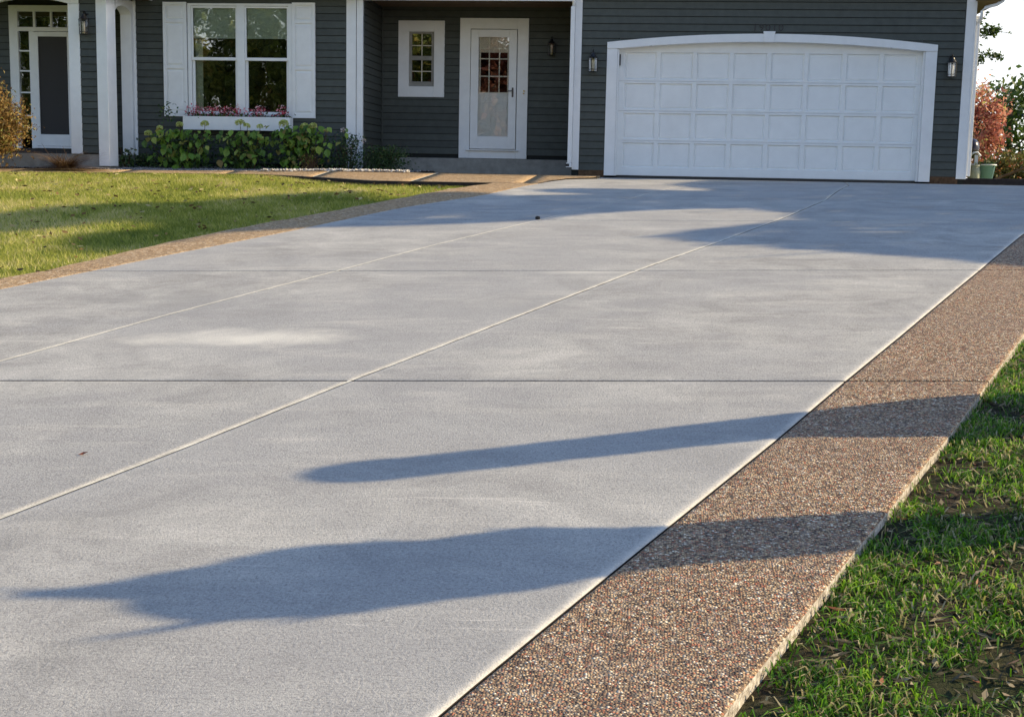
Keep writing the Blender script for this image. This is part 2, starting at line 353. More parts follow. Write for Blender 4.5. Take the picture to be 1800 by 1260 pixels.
# aggregate borders
rb=tag(empty('aggregate_border',(2,-15,zg(2,-15))),'right hand border of pebbly exposed aggregate concrete',kind='structure')
for i in range(len(JY)-2):
    o=slab('aggregate_slab',Ec,Oc,JY[i],JY[i+1],[AGR,DIRTSHADE,CEM],None,wob=.0015,edgeR=0,thick=.16,nx=8,gy=.010,gapL=.006); parent_keep(o,rb)
lb=tag(empty('aggregate_border',(-3,-9,zg(-3,-9))),'narrow left hand border of tan exposed aggregate between lawn and driveway',kind='structure')
LJ=[-25,-19.7,-15.03,-11.3,-8.0,-5.68,-3.42]
for i in range(len(LJ)-1):
    o=slab('aggregate_slab',lambda Y:Mc(Y)-.02*np.sin(Y*9)-.012*np.sin(Y*23),Lc,LJ[i],LJ[i+1],[AGW,DIRTSHADE],None,thick=.16,nx=4); parent_keep(o,lb)
# walkway from the driveway to the left door ---------------------------------
walk=tag(empty('walkway',(-4,-2,-.1)),'tan exposed aggregate walkway crossing in front of the flower bed',kind='structure')
front=[(-11,-2.3),(-8.84,-2.15),(-7.4,-1.95),(-5.35,-1.72),(-4.2,-2.5),(-3.3,-3.25),(-1.42,-3.42),(-.80,-3.42)]
back=[(-11,-1.45),(-8.0,-1.4),(-7.4,-1.2),(-5.35,-1.28),(-4.2,-1.3),(-3.06,-1.3),(-3.0,-1.0),(-.4,-1.0)]
ff=lambda x:float(np.interp(x,[p[0] for p in front],[p[1] for p in front])); fb=lambda x:float(np.interp(x,[p[0] for p in back],[p[1] for p in back]))
zback=lambda x:float(np.interp(x,[-11,-7.4,-5.3,-4.2,-1],[-.07,-.05,-.03,-.008,-.004]))
def walk_piece(x0,x1,yb=None,shear=0):
    nx=max(4,int((x1-x0)/.2)); ny=10; V=[];Fq=[];mi=[]
    for i in range(nx+1):
        for j in range(ny+1):
            t=j/ny; x=x0+.0015+(x1-x0-.003)*i/nx
            xs=x+shear*(t)
            a=ff(xs); b=fb(xs)
            Y=a+(b-a)*t; za=float(zg(xs,a)); z=za+(zback(xs)-za)*t
            xr=float(Lc(Y))-.004
            V.append((min(xs,xr),Y,z))
    n=ny+1
    for i in range(nx):
        for j in range(ny): a=i*n+j; Fq.append((a,a+n,a+n+1,a+1)); mi.append(0)
    b0=len(V); ring=[j for j in range(n)]+[i*n+ny for i in range(1,nx+1)]+[nx*n+j for j in range(ny-1,-1,-1)]+[i*n for i in range(nx-1,0,-1)]
    for r in ring: x,y,z=V[r]; V.append((x,y,z-.12))
    for q in range(len(ring)):
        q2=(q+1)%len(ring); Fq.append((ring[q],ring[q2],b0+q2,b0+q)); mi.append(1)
    o=npobj('aggregate_slab',V,Fq,[AGW,DIRTSHADE],mi=mi); parent_keep(o,walk)
for a,b in ((-11,-9.3),(-9.3,-7.6),(-7.6,-5.9),(-5.9,-4.3),(-4.3,-2.62),(-2.62,-1.0),(-1.0,-.05)):
    walk_piece(a,b)
for xj in (-4.3,-2.62):     # pale control joints
    mb=MB(); a=(xj,ff(xj),float(zg(xj,ff(xj)))); b=(xj,fb(xj),zback(xj)); wd=.012
    mb.add([(a[0]-wd,a[1],a[2]+.003),(a[0]+wd,a[1],a[2]+.003),(b[0]+wd,b[1],b[2]+.003),(b[0]-wd,b[1],b[2]+.003)],[(0,1,2,3)])
    parent_keep(mb.build('joint_sealant',JOINT),walk)
mb=MB().box(-3.05,-.56,-1.0,1.34,-.12,-.004); parent_keep(mb.build('landing_slab',AGW),walk)
mb=MB().box(-.56,-.055,-1.0,-.02,-.12,-.006); parent_keep(mb.build('landing_slab',AGW),walk)
# gravel bed ------------------------------------------------------------------
def bedz(x,y):
    yb=fb(x); t=np.clip((y-yb)/(-.1-yb),0,1); return zback(x)-.012+t*(.012-zback(x)+.012)
V=[];Fq=[]; nx=80; ny=8
for i in range(nx+1):
    x=-8.0+4.95*i/nx
    for j in range(ny+1):
        yb=fb(x)+.0; ytop=-.06 if x<-4.06 else 1.33
        Y=yb+(ytop-yb)*j/ny; V.append((x,Y,bedz(x,min(Y,-.1))+random.uniform(-.006,.006)))
for i in range(nx):
    for j in range(ny): a=i*(ny+1)+j; Fq.append((a,a+ny+1,a+ny+2,a+1))
tag(npobj('flower_bed_ground',V,Fq,BEDM,smooth=True),'gravel mulched bed along the house wall',kind='structure')
V=[];Fq=[]
for i in range(13):
    x=-11+3.0*i/12
    for j,Y in enumerate((fb(x),-1.2)): V.append((x,Y,zback(x)-.01+(.03 if j else 0)))
for i in range(12): a=i*2; Fq.append((a,a+2,a+3,a+1))
tag(npobj('flower_bed_ground',V,Fq,BEDM),'gravel strip before the left porch',kind='structure')
# stones
def stones(name,pts,rad,mat,label,cat='gravel'):
    n=len(pts); base=np.array([(1,0,0),(-1,0,0),(0,1,0),(0,-1,0),(0,0,1),(0,0,-1)],float); T=np.array([(0,2,4),(2,1,4),(1,3,4),(3,0,4),(2,0,5),(1,2,5),(3,1,5),(0,3,5)])
    r=rad*RNG.uniform(.6,1.3,(n,1,3))*np.array([1,1,.7]); ang=RNG.uniform(0,6.28,n); c,s=np.cos(ang),np.sin(ang)
    b=base[None]*r; R=np.zeros((n,3,3)); R[:,0,0]=c;R[:,0,1]=-s;R[:,1,0]=s;R[:,1,1]=c;R[:,2,2]=1
    V=(b@R.transpose(0,2,1)+np.asarray(pts)[:,None]).reshape(-1,3); Fc=(T[None]+6*np.arange(n)[:,None,None]).reshape(-1,3)
    o=npobj(name,V,Fc,mat,col=np.repeat(RNG.random(n),6),smooth=True); tag(o,label,cat,kind='stuff'); return o
GRAV=m_leaf('grey_stone_mix',[(0,(.06,.055,.055)),(.5,(.2,.18,.17)),(1,(.42,.39,.36))],.8,0)
PEBW=m_leaf('white_pebble_mix',[(0,(.38,.33,.27)),(.5,(.6,.55,.48)),(1,(.78,.74,.68))],.7,0)
pts=[]
for _ in range(9000):
    x=random.uniform(-8,-3.05); y=random.uniform(fb(x)+.02,-.1 if x<-4.1 else 1.3); pts.append((x,y,bedz(x,min(y,-.1))+.008))
for _ in range(1500):
    x=random.uniform(-10.5,-8); y=random.uniform(fb(x)+.02,-1.22); pts.append((x,y,zback(x)+.012))
stones('gravel',pts,.02,GRAV,'grey gravel mulch covering the bed under the shrubs')
pts=[]
for _ in range(950):
    x=random.uniform(-5.45,-3.05); y=fb(x)+random.uniform(-.03,.16)**1; pts.append((x,y,zback(x)+random.uniform(.0,.03)))
stones('white_pebbles',pts,.024,PEBW,'row of white pebbles edging the bed beside the walkway','pebbles')
# ------------------------------------------------------------------ house
house=tag(empty('house',(2.6,0,0)),'dark grey green clapboard house with white trim and attached garage','house')
HL=Matrix.Translation(-house.location)
def hpart(mb,name,mats,parent=None,bevel=0,smooth=False,label=None):
    o=mb.build(name,mats,None,smooth,bevel)
    if parent is None: o.parent=house; o.matrix_parent_inverse=HL
    else: o.parent=parent; o.matrix_parent_inverse=HL if False else Matrix.Translation(-house.location)@Matrix() if False else Matrix()
    if label: o['label']=label
    return o
# children of parts: parts keep geometry in world coordinates with identity transforms, so only the first level needs the offset
house.location=(0,0,0); HL=Matrix()
S0=.0891; SP=.1188
bmesh_cache={}
def board_mesh(L,axis):
    key=(round(L,3),axis)
    if key in bmesh_cache: return bmesh_cache[key]
    h=SP-.008
    if axis=='x': vs=[(0,-.024,0),(L,-.024,0),(L,0,0),(0,0,0),(0,-.010,h),(L,-.010,h),(L,.002,h),(0,.002,h)]
    else: vs=[(.024,0,0),(.024,L,0),(0,L,0),(0,0,0),(.010,0,h),(.010,L,h),(-.002,L,h),(-.002,0,h)]
    mb=MB().add(vs,[(0,1,5,4),(0,3,2,1),(4,5,6,7),(0,4,7,3),(1,2,6,5),(3,7,6,2)])
    me=mb.mesh('clapboard',SIDING); bmesh_cache[key]=me; return me
def board(x,y,z,L,axis='x'):
    o=bpy.data.objects.new('clapboard',board_mesh(L,axis)); o.location=(x,y+random.uniform(-.0008,.0008),z); link(o,house)
def rows(z0,z1):
    k=math.ceil((z0-S0)/SP-1e-6); 
    while S0+k*SP<z1-.02: yield S0+k*SP; k+=1
# garage front
for z in rows(.06,3.1):
    if z<2.05: board(-.42,0,z,.415); board(5.265,0,z,.40)
    elif z<2.2: board(-.42,0,z,1.15); board(4.53,0,z,1.135)
    else: board(-.42,0,z,6.08)
# recess back wall
YB=1.33
for z in rows(.25,2.86):
    segs=[(-4.06,-3.745),(-2.915,-2.645),(-1.425,-.56)]
    if z<1.29 or z>2.56: segs=[(-4.06,-2.645),(-1.425,-.56)]
    if z>2.66: segs=[(-4.06,-.56)]
    for a,b in segs: board(a,YB,z,b-a)
# recess left side wall, facing +x
for z in rows(.0,2.86): board(-4.06,-.05,z,1.37,'y')
# left wing
YL=-.08
for z in rows(.0,2.98):
    if z<.81 or z>2.70: board(-7.98,YL,z,3.64)
    else: board(-7.98,YL,z,.49); board(-4.87,YL,z,.53)
# porch front and inner walls
YP=-1.2; XP=-8.035; YI=.36
for z in rows(.20,2.76): board(-8.475,YP,z,.285)
for z in rows(.30,2.76): board(-9.19,YI,z,1.12); board(-11.2,YI,z,.73)
# wall backing (solid shell)
w_=MB()
w_.box(-.54,.0,.003,.5,-.1,2.2); w_.box(5.26,5.80,.003,8,-.1,3.1); w_.box(-.54,5.26,.003,.5,2.32,3.1); w_.box(-.54,-.3,.5,8,-.1,3.1); w_.box(-.3,5.26,7.9,8,-.1,3.1)
w_.box(-4.2,-3.55,YB+.003,YB+.3,-.1,2.9); w_.box(-3.55,-3.10,YB+.003,YB+.3,-.1,1.50); w_.box(-3.55,-3.10,YB+.003,YB+.3,2.45,2.9); w_.box(-3.10,-2.45,YB+.003,YB+.3,-.1,2.9); w_.box(-2.45,-1.62,YB+.003,YB+.3,2.5,2.9); w_.box(-2.45,-1.62,YB+.003,YB+.3,-.1,.4); w_.box(-1.62,-.54,YB+.003,YB+.3,-.1,2.9)
w_.box(-4.2,-4.063,-.06,YB+.003,-.1,2.95)
w_.box(-8.03,-7.05,YL+.003,.1,-.1,3.0); w_.box(-5.30,-4.2,YL+.003,.1,-.1,3.0); w_.box(-7.05,-5.30,YL+.003,.1,-.1,.90); w_.box(-7.05,-5.30,YL+.003,.1,2.72,3.0)
w_.box(-8.25,-8.03,YL+.003,.6,-.1,3.0)
w_.box(-9.21,-8.05,YI+.003,YI+.2,-.1,2.9); w_.box(-11.3,-10.46,YI+.003,YI+.2,-.1,2.9); w_.box(-10.46,-9.21,YI+.003,YI+.2,2.72,2.9)
w_.box(-8.475,-8.06,YP+.003,YP+.1,.19,2.76)
hpart(w_,'wall',m_simple('wall_sheathing',(.02,.022,.02),.9,.1))
# dark rooms behind the panes
for (x0,x1,y0,y1,z0,z1) in ((-7.3,-5.1,.11,2.5,.5,2.9),(-3.75,-2.9,YB+.31,3.2,1.2,2.7),(-2.6,-1.5,YB+.31,3.2,.2,2.7),(-10.6,-9.1,YI+.21,2.5,.2,2.8)):
    m_=MB(); v=[(x,y,z) for z in (z0,z1) for y in (y0,y1) for x in (x0,x1)]
    m_.add(v,[(0,2,3,1),(4,5,7,6),(2,6,7,3),(0,4,6,2),(1,3,7,5)]); hpart(m_,'interior',DARKIN)
# foundations
hpart(MB().box(-4.06,-.56,YB-.035,YB+.003,-.02,.255),'foundation',FOUND)
hpart(MB().box(-.42,.0,-.02,.003,-.05,.088),'foundation',TWIG); hpart(MB().box(5.265,5.70,-.02,.003,-.05,.088),'foundation',TWIG)
hpart(MB().box(-8.0,-4.08,YL-.01,YL+.003,-.06,-.0),'foundation',FOUND)
# corner boards and posts
def trim(x0,x1,y0,y1,z0,z1,name='corner_board',**k): return hpart(MB().box(x0,x1,y0,y1,z0,z1),name,WHITE,bevel=.003,**k)
trim(-.535,-.422,-.03,.01,.09,3.1); trim(5.67,5.80,-.03,.01,.055,3.1); trim(5.801,5.83,-.03,.12,.055,3.1)
trim(-4.34,-4.178,-.11,-.06,0,2.95); trim(-4.168,-4.062,-.10,-.045,0,2.95)
trim(-7.98-.05,-7.982,YL-.03,YL,.19,2.95)
hpart(MB().box(-4.034,-4.014,YB-.045,YB-.026,.25,2.86),'corner_bead',SIDING)
# garage door surround: jambs + arched header + keystone
trim(0,.17,-.035,.02,0.005,2.06,'jamb_trim'); trim(5.08,5.26,-.035,.02,0.0,2.06,'jamb_trim')
trim(.172,.20,.0,.15,0.004,2.06,'jamb'); trim(5.055,5.078,.0,.15,0.0,2.06,'jamb')
def archz(x,z0,rise,x0,x1):
    t=(x-(x0+x1)/2)/((x1-x0)/2); return z0+rise*(1-t*t)
m_=MB(); n=40; vs=[]
for i in range(n+1):
    x=0+5.26*i/n; xi=min(max(x,.17),5.08)
    zb=2.062 if (x<.17 or x>5.08) else archz(x,2.062,.125,.17,5.08); zt=archz(x,2.162,.152,0,5.26)
    vs+=[(x,-.045,zb),(x,-.045,zt),(x,.15,zb),(x,.0,zt)]
fs=[]
for i in range(n):
    a=4*i; fs+=[(a,a+4,a+5,a+1),(a,a+2,a+6,a+4),(a+1,a+5,a+7,a+3)]
fs+=[(0,1,3,2),(4*n,4*n+2,4*n+3,4*n+1)]
m_.add(vs,fs); hpart(m_,'arched_header',WHITE)
m_=MB(); m_.add([(2.535,-.062,2.18),(2.675,-.062,2.18),(2.70,-.062,2.352),(2.51,-.062,2.352),(2.535,.0,2.18),(2.675,.0,2.18),(2.70,.0,2.352),(2.51,.0,2.352)],[(0,1,2,3),(3,2,6,7),(0,4,5,1),(0,3,7,4),(1,5,6,2)])
hpart(m_,'keystone',WHITE,bevel=.004)
# wall piece between arch and backing
m_=MB().box(.0,5.26,.16,.3,2.0,2.4); hpart(m_,'lintel',BROWN)
# garage door
YD=.12
gdoor=hpart(MB().box(.20,5.055,YD+.034,YD+.06,.012,2.3),'garage_door',WHITE2)
cols=[(.295,.809),(.875,1.405),(1.47,1.997),(2.062,2.604),(2.668,3.198),(3.262,3.807),(3.87,4.394),(4.457,4.985)]
rws=[(.152,.552),(.62,1.036),(1.106,1.52),(1.588,2.02)]
sx=[.20]+[v for c in cols for v in c]+[5.055]
sec=[0.012,.586,1.071,1.554,2.3]
for r in range(4):
    z0,z1=sec[r]+.002,sec[r+1]-.002; a,b=rws[r]
    for i in range(0,len(sx),2): hpart(MB().box(sx[i],sx[i+1],YD,YD+.034,a,b),'stile',WHITE2,gdoor,bevel=.003)
    hpart(MB().box(.20,5.055,YD-.001,YD+.033,z0,a),'rail',WHITE2,gdoor,bevel=.003); hpart(MB().box(.20,5.055,YD-.001,YD+.033,b,z1),'rail',WHITE2,gdoor,bevel=.003)
    for (c0,c1) in cols:
        m_=MB(); g=.014; d=.029
        o0=[(c0,YD+.003,a),(c1,YD+.003,a),(c1,YD+.003,b),(c0,YD+.003,b)]
        o1=[(c0+g,YD+.003+d,a+g),(c1-g,YD+.003+d,a+g),(c1-g,YD+.003+d,b-g),(c0+g,YD+.003+d,b-g)]
        o2=[(c0+2.6*g,YD+.020,a+2.6*g),(c1-2.6*g,YD+.020,a+2.6*g),(c1-2.6*g,YD+.020,b-2.6*g),(c0+2.6*g,YD+.020,b-2.6*g)]
        m_.add(o0+o1+o2,[(0,1,5,4),(1,2,6,5),(2,3,7,6),(3,0,4,7),(4,5,9,8),(5,6,10,9),(6,7,11,10),(7,4,8,11),(8,9,10,11)])
        hpart(m_,'panel',WHITE2,gdoor)
hpart(MB().box(.20,5.055,YD-.006,YD+.03,-.025,.011),'bottom_seal',BLACK,gdoor)
hpart(MB().box(.205,.222,YD-.05,YD-.015,1.80,1.98),'hinge_bracket',BLACK,gdoor)
# house number
fc=bpy.data.curves.new('num','FONT'); fc.body='19010'; fc.size=.155; fc.extrude=.004; fc.space_character=1.22
to=bpy.data.objects.new('num',fc); COL.objects.link(to); dg=bpy.context.evaluated_depsgraph_get(); dg.update()
me=bpy.data.meshes.new_from_object(to.evaluated_get(dg)); bpy.data.objects.remove(to)
xs_=[v.co.x for v in me.vertices]; sc=.457/(max(xs_)-min(xs_)); x0=min(xs_)
for v in me.vertices: v.co=Vector((2.366+(v.co.x-x0)*sc,-.022-v.co.z,2.362+v.co.y*1.0))
me.materials.clear(); me.materials.append(BLACK)
no=bpy.data.objects.new('house_number',me); link(no,house); no['label']='black house number 19010 over the garage arch'
# roofs (above the frame) ------------------------------------------------------
def extr(poly,y0,y1,name,mat):
    m_=MB(); n=len(poly); m_.add([(x,y0,z) for x,z in poly]+[(x,y1,z) for x,z in poly],[tuple(range(n)),tuple(range(2*n-1,n-1,-1))]+[(i,i+n,(i+1)%n+n,(i+1)%n) for i in range(n)])
    return hpart(m_,name,mat)
hpart(MB().box(5.80,6.22,-.32,8.3,2.845,2.86),'soffit',BROWN)
m_=MB(); x0,x1,y0,y1,z0=-.6,6.28,-.12,8.4,3.02; cx=(x0+x1)/2; t=3.4
m_.add([(x0,y0,z0),(x1,y0,z0),(x1,y1,z0),(x0,y1,z0),(cx,y0+t,z0+1.5),(cx,y1-t,z0+1.5)],[(0,1,4),(1,2,5,4),(2,3,5),(3,0,4,5),(0,3,2,1)]); hpart(m_,'roof',SHINGLE)
hpart(MB().box(6.2,6.22,-.32,8.3,2.86,3.0).box(-.56,6.22,-.33,-.31,2.98,3.1),'fascia',WHITE)
m_=MB(); m_.add([(-8.3,-.3,2.98),(-4.0,-.3,2.98),(-4.0,8,5.4),(-8.3,8,5.4),(-8.3,-.5,2.9),(-4.0,-.5,2.9),(-4.0,8,2.9),(-8.3,8,2.9)],[(0,1,2,3),(4,7,6,5),(0,4,5,1),(1,5,6,2),(3,2,6,7),(0,3,7,4)]); hpart(m_,'roof',SHINGLE)
m_=MB(); m_.add([(-4.0,-.2,3.0),(-.6,-.2,3.0),(-.6,8,5.2),(-4.0,8,5.2),(-4.0,-.2,2.93),(-.6,-.2,2.93),(-.6,8,2.93),(-4.0,8,2.93)],[(0,1,2,3),(4,7,6,5),(0,4,5,1),(1,5,6,2),(3,2,6,7),(0,3,7,4)]); hpart(m_,'roof',SHINGLE)
hpart(MB().box(-11.6,-8.0,-.3,8,2.92,3.4),'roof',SHINGLE)
trim(-4.04,-.58,-.13,-.09,2.80,2.95,'porch_beam'); hpart(MB().box(-4.06,-.56,-.09,YB,2.87,2.90),'porch_ceiling',BROWN)
# gutter + downspouts
m_=MB().tube([(-.62,-.16,2.97),(-.63,-.15,2.90),(-.56,-.08,2.80),(-.56,-.07,2.70)],.032,8); hpart(m_,'downspout_elbow',WHITE,smooth=True)
m_=MB().box(-.605,-.535,-.105,-.04,.20,2.72); hpart(m_,'downspout',WHITE,bevel=.008)
m_=MB().box(-.625,-.535,-.112,-.038,.125,.198); o=hpart(m_,'downspout_outlet',WHITE,bevel=.006); hpart(MB().box(-.63,-.57,-.113,-.036,.14,.185),'outlet_opening',BLACK,o)
m_=MB().tube([(6.17,-.30,2.93),(6.16,-.26,2.82),(6.08,-.22,2.77),(5.93,-.14,2.735),(5.89,-.12,2.68),(5.885,-.11,2.55)],.026,8); hpart(m_,'downspout_elbow',WHITE,smooth=True)
hpart(MB().box(5.84,5.90,.0,.06,.10,2.62),'downspout',WHITE,bevel=.008)
hpart(MB().tube([(5.885,-.11,2.58),(5.875,.02,2.52)],.026,8),'downspout_elbow',WHITE)
# porch trims ------------------------------------------------------------------
trim(-8.19,XP,YP-.03,YP,.0,2.76); 
hpart(MB().box(XP-.003,XP+.022,YP-.03,-.875,.0,2.76),'corner_board',WHITE,bevel=.003)
# side arch panel (X = XP): polygon strip over Y
m_=MB(); n=16; vs=[]
for i in range(n+1):
    Y=-.86+.64*i/n; t=(Y+.54)/.32; zb=2.50+.13*math.sqrt(max(0,1-t*t*.96))
    vs+=[(XP+.02,Y,zb),(XP+.02,Y,2.76),(XP-.17,Y,zb)]
fs=[]
for i in range(n): a=3*i; fs+=[(a,a+3,a+4,a+1),(a,a+2,a+5,a+3)]
m_.add(vs,fs); hpart(m_,'arched_side_header',WHITE)
hpart(MB().box(XP-.17,XP+.02,-.22,-.11,.19,2.76),'pilaster',WHITE,bevel=.003)
hpart(MB().box(XP-.15,XP-.004,YP+.01,-.862,.19,2.76),'corner_board',WHITE)
# front arch
trim(-8.66,-8.472,YP-.03,YP+.09,.19,2.58,'arch_column'); trim(-10.14,-9.95,YP-.03,YP+.09,.19,2.58,'arch_column')
m_=MB(); n=24; vs=[]
for i in range(n+1):
    x=-10.14+1.668*i/n; zb=2.582 if (x<-9.95 or x>-8.66) else archz(x,2.582,.085,-9.95,-8.66)
    vs+=[(x,YP-.032,zb),(x,YP-.032,2.77),(x,YP+.09,zb)]
fs=[]
for i in range(n): a=3*i; fs+=[(a,a+3,a+4,a+1),(a,a+2,a+5,a+3)]
m_.add(vs,fs); hpart(m_,'arched_header',WHITE)
hpart(MB().box(-11.2,-8.055,-1.19,YI,-.06,.187),'stoop',FOUND)
hpart(MB().box(-11.2,-7.70,-1.55,-.10,2.775,2.80),'porch_ceiling',BROWN); hpart(MB().box(-11.2,-7.68,-1.57,-1.55,2.77,2.95).box(-7.70,-7.68,-1.55,-.1,2.77,2.95),'fascia',WHITE)
m_=MB(); m_.add([(-11.2,-1.6,2.95),(-7.66,-1.6,2.95),(-7.66,-.1,3.3),(-11.2,-.1,3.3),(-11.2,-1.6,2.81),(-7.66,-1.6,2.81),(-7.66,-.1,2.81),(-11.2,-.1,2.81)],[(0,1,2,3),(4,7,6,5),(0,4,5,1),(1,5,6,2),(3,2,6,7),(0,3,7,4)]); hpart(m_,'roof',SHINGLE)
# left entry door unit
yf=YI-.03
ent=hpart(MB().box(-10.46,-10.30,yf,yf+.06,.19,2.74).box(-9.30,-9.19,yf,yf+.06,.19,2.74).box(-10.30,-9.30,yf,yf+.06,2.635,2.74).box(-10.30,-9.30,yf-.004,yf+.05,2.30,2.37).box(-10.10,-10.02,yf,yf+.05,.19,2.30),'entry_frame',WHITE,bevel=.003)
for a,b in ((-10.30,-10.02),(-9.985,-9.71),(-9.675,-9.40)): hpart(MB().box(a+.005,b-.005,yf+.035,yf+.04,2.372,2.632),'pane',GLASS,ent)
for x in (-10.003,-9.692,-9.385): hpart(MB().box(x-.018,x+.018,yf+.01,yf+.05,2.37,2.635),'muntin',WHITE,ent)
hpart(MB().box(-10.28,-10.11,yf+.035,yf+.04,.5,2.28),'pane',GLASS,ent)
for z in (.85,1.25,1.62,1.965): hpart(MB().box(-10.29,-10.10,yf+.01,yf+.05,z-.012,z+.012),'muntin',WHITE,ent)
dr=hpart(MB().box(-10.015,-9.93,yf-.02,yf+.02,.33,2.29).box(-9.40,-9.31,yf-.02,yf+.02,.33,2.29).box(-9.93,-9.40,yf-.02,yf+.02,2.21,2.29).box(-9.93,-9.40,yf-.02,yf+.02,.33,.53),'entry_door',WHITE,bevel=.003)
hpart(MB().box(-9.93,-9.40,yf,yf+.01,.53,2.21),'screen',SCREEN,dr)
hpart(MB().box(-10.05,-9.28,yf-.05,yf,.29,.325),'threshold',WHITE,dr); hpart(MB().box(-10.46,-9.2,yf-.01,yf+.04,.19,.285),'kick_board',SCREEN,dr)
# windows -----------------------------------------------------------------------
def casing(x0,x1,z0,z1,w4,y,d=.035,name='window',parent=None):
    l,r,b,t=w4
    return hpart(MB().box(x0,x0+l,y-d,y+.01,z0,z1).box(x1-r,x1,y-d,y+.01,z0,z1).box(x0+l,x1-r,y-d-.001,y+.01,z1-t,z1).box(x0+l,x1-r,y-d-.001,y+.01,z0,z0+b),name,WHITE,parent,bevel=.004)
wb=casing(-7.072,-5.268,.872,2.735,(.06,.06,.05,.04),YL)
hpart(MB().box(-6.215,-6.085,YL-.04,YL+.01,.92,2.70),'mullion',WHITE,wb,bevel=.004)
for (a,b) in ((-7.01,-6.215),(-6.085,-5.33)):
    # upper sash (outer) and lower sash (inner)
    hpart(casing.__globals__['MB']().box(a,a+.028,YL-.02,YL+.012,1.80,2.69).box(b-.028,b,YL-.02,YL+.012,1.80,2.69).box(a+.028,b-.028,YL-.02,YL+.012,2.66,2.69).box(a+.028,b-.028,YL-.022,YL+.012,1.80,1.85),'sash',WHITE,wb,bevel=.003)
    hpart(MB().box(a,a+.045,YL+.013,YL+.045,.91,1.80).box(b-.045,b,YL+.013,YL+.045,.91,1.80).box(a+.045,b-.045,YL+.013,YL+.045,.91,.955),'sash',WHITE,wb,bevel=.003)
    hpart(MB().box(a+.028,b-.028,YL-.004,YL-.001,1.85,2.66),'pane',GLASS,wb)
    hpart(MB().box(a+.045,b-.045,YL+.028,YL+.031,.955,1.80),'pane',GLASS,wb)
    m_=MB(); z=2.66
    while z>2.19: 
        m_.add([(a+.03,YL+.03,z),(b-.03,YL+.03,z),(b-.03,YL+.042,z-.011),(a+.03,YL+.042,z-.011),(b-.03,YL+.03,z-.022),(a+.03,YL+.03,z-.022)],[(0,1,2,3),(3,2,4,5)]); z-=.022
    m_.box(a+.03,b-.03,YL+.026,YL+.04,2.165,2.19); hpart(m_,'pleated_blind',BLIND,wb)
hpart(MB().box(-6.985,-6.86,YL+.10,YL+.12,.95,2.17),'curtain',LACE,wb)
# shutters
for (a,b) in ((-7.495,-7.085),(-5.262,-4.868)):
    s_=hpart(MB().box(a,b,YL-.035,YL-.012,.86,2.75),'shutter',WHITE,bevel=.002)
    g=.055
    for z0,z1 in ((.95,1.64),(1.71,2.40),(2.475,2.69)):
        p=MB(); i=.03
        A_=[(a+g,YL-.036,z0),(b-g,YL-.036,z0),(b-g,YL-.036,z1),(a+g,YL-.036,z1)]; B_=[(a+g+i,YL-.050,z0+i),(b-g-i,YL-.050,z0+i),(b-g-i,YL-.050,z1-i),(a+g+i,YL-.050,z1-i)]
        p.add(A_+B_,[(0,1,5,4),(1,2,6,5),(2,3,7,6),(3,0,4,7),(4,5,6,7)]); hpart(p,'raised_panel',WHITE,s_)
        hpart(MB().box(a,b,YL-.054,YL-.035,z1+.012,z1+.062),'rail',WHITE,s_,bevel=.003)
    hpart(MB().box(a,a+.05,YL-.056,YL-.035,.86,2.75),'stile',WHITE,s_,bevel=.003); hpart(MB().box(b-.05,b,YL-.056,YL-.035,.86,2.75),'stile',WHITE,s_,bevel=.003)
    hpart(MB().box(a+.05,b-.05,YL-.054,YL-.035,.86,.938),'rail',WHITE,s_,bevel=.003)
# window box
m_=MB().box(-7.10,-5.25,-.325,-.305,.635,.86).box(-7.10,-7.08,-.305,-.115,.635,.86).box(-5.27,-5.25,-.305,-.115,.635,.86).box(-7.08,-5.27,-.305,-.115,.635,.65)
o=hpart(m_,'window_box',WHITE,bevel=.003); hpart(MB().box(-7.08,-5.27,-.305,-.115,.65,.83),'potting_soil',SOIL,o)
# small window in the recess
sw=casing(-3.74,-2.915,1.315,2.635,(.19,.185,.185,.19),YB)
hpart(MB().box(-3.55,-3.50,YB-.005,YB+.04,1.50,2.445).box(-3.15,-3.10,YB-.005,YB+.04,1.50,2.445).box(-3.50,-3.15,YB-.005,YB+.04,2.41,2.445).box(-3.50,-3.15,YB-.005,YB+.04,1.50,1.585).box(-3.50,-3.15,YB-.007,YB+.04,1.955,2.03),'sash',FOUND,sw,bevel=.003)
hpart(MB().box(-3.50,-3.15,YB+.02,YB+.023,1.585,1.955).box(-3.50,-3.15,YB+.02,YB+.023,2.03,2.41),'pane',GLASS,sw)
for m_ in (MB().box(-3.332,-3.316,YB+.008,YB+.019,1.585,1.955),MB().box(-3.332,-3.316,YB+.008,YB+.019,2.03,2.41),MB().box(-3.50,-3.15,YB+.006,YB+.018,1.755,1.77),MB().box(-3.50,-3.15,YB+.006,YB+.018,2.20,2.215)): hpart(m_,'muntin',LACE,sw)
# storm door in the recess
dc=hpart(MB().box(-2.64,-2.45,YB-.04,YB+.01,.262,2.685).box(-1.62,-1.428,YB-.04,YB+.01,.262,2.685).box(-2.45,-1.62,YB-.041,YB+.01,2.50,2.685).box(-2.45,-1.62,YB-.041,YB+.01,.262,.395),'door_casing',WHITE,bevel=.004)
hpart(MB().box(-2.50,-1.575,YB-.085,YB-.03,.395,.415),'door_sill',WHITE,dc,bevel=.003)
sdr=hpart(MB().box(-2.44,-2.305,YB-.06,YB-.02,.43,2.488).box(-1.765,-1.63,YB-.06,YB-.02,.43,2.488).box(-2.305,-1.765,YB-.06,YB-.02,2.36,2.488).box(-2.305,-1.765,YB-.06,YB-.02,.43,.645),'storm_door',WHITE,bevel=.004)
hpart(MB().box(-2.305,-1.765,YB-.042,YB-.038,.645,2.36),'pane',GLASS2,sdr)
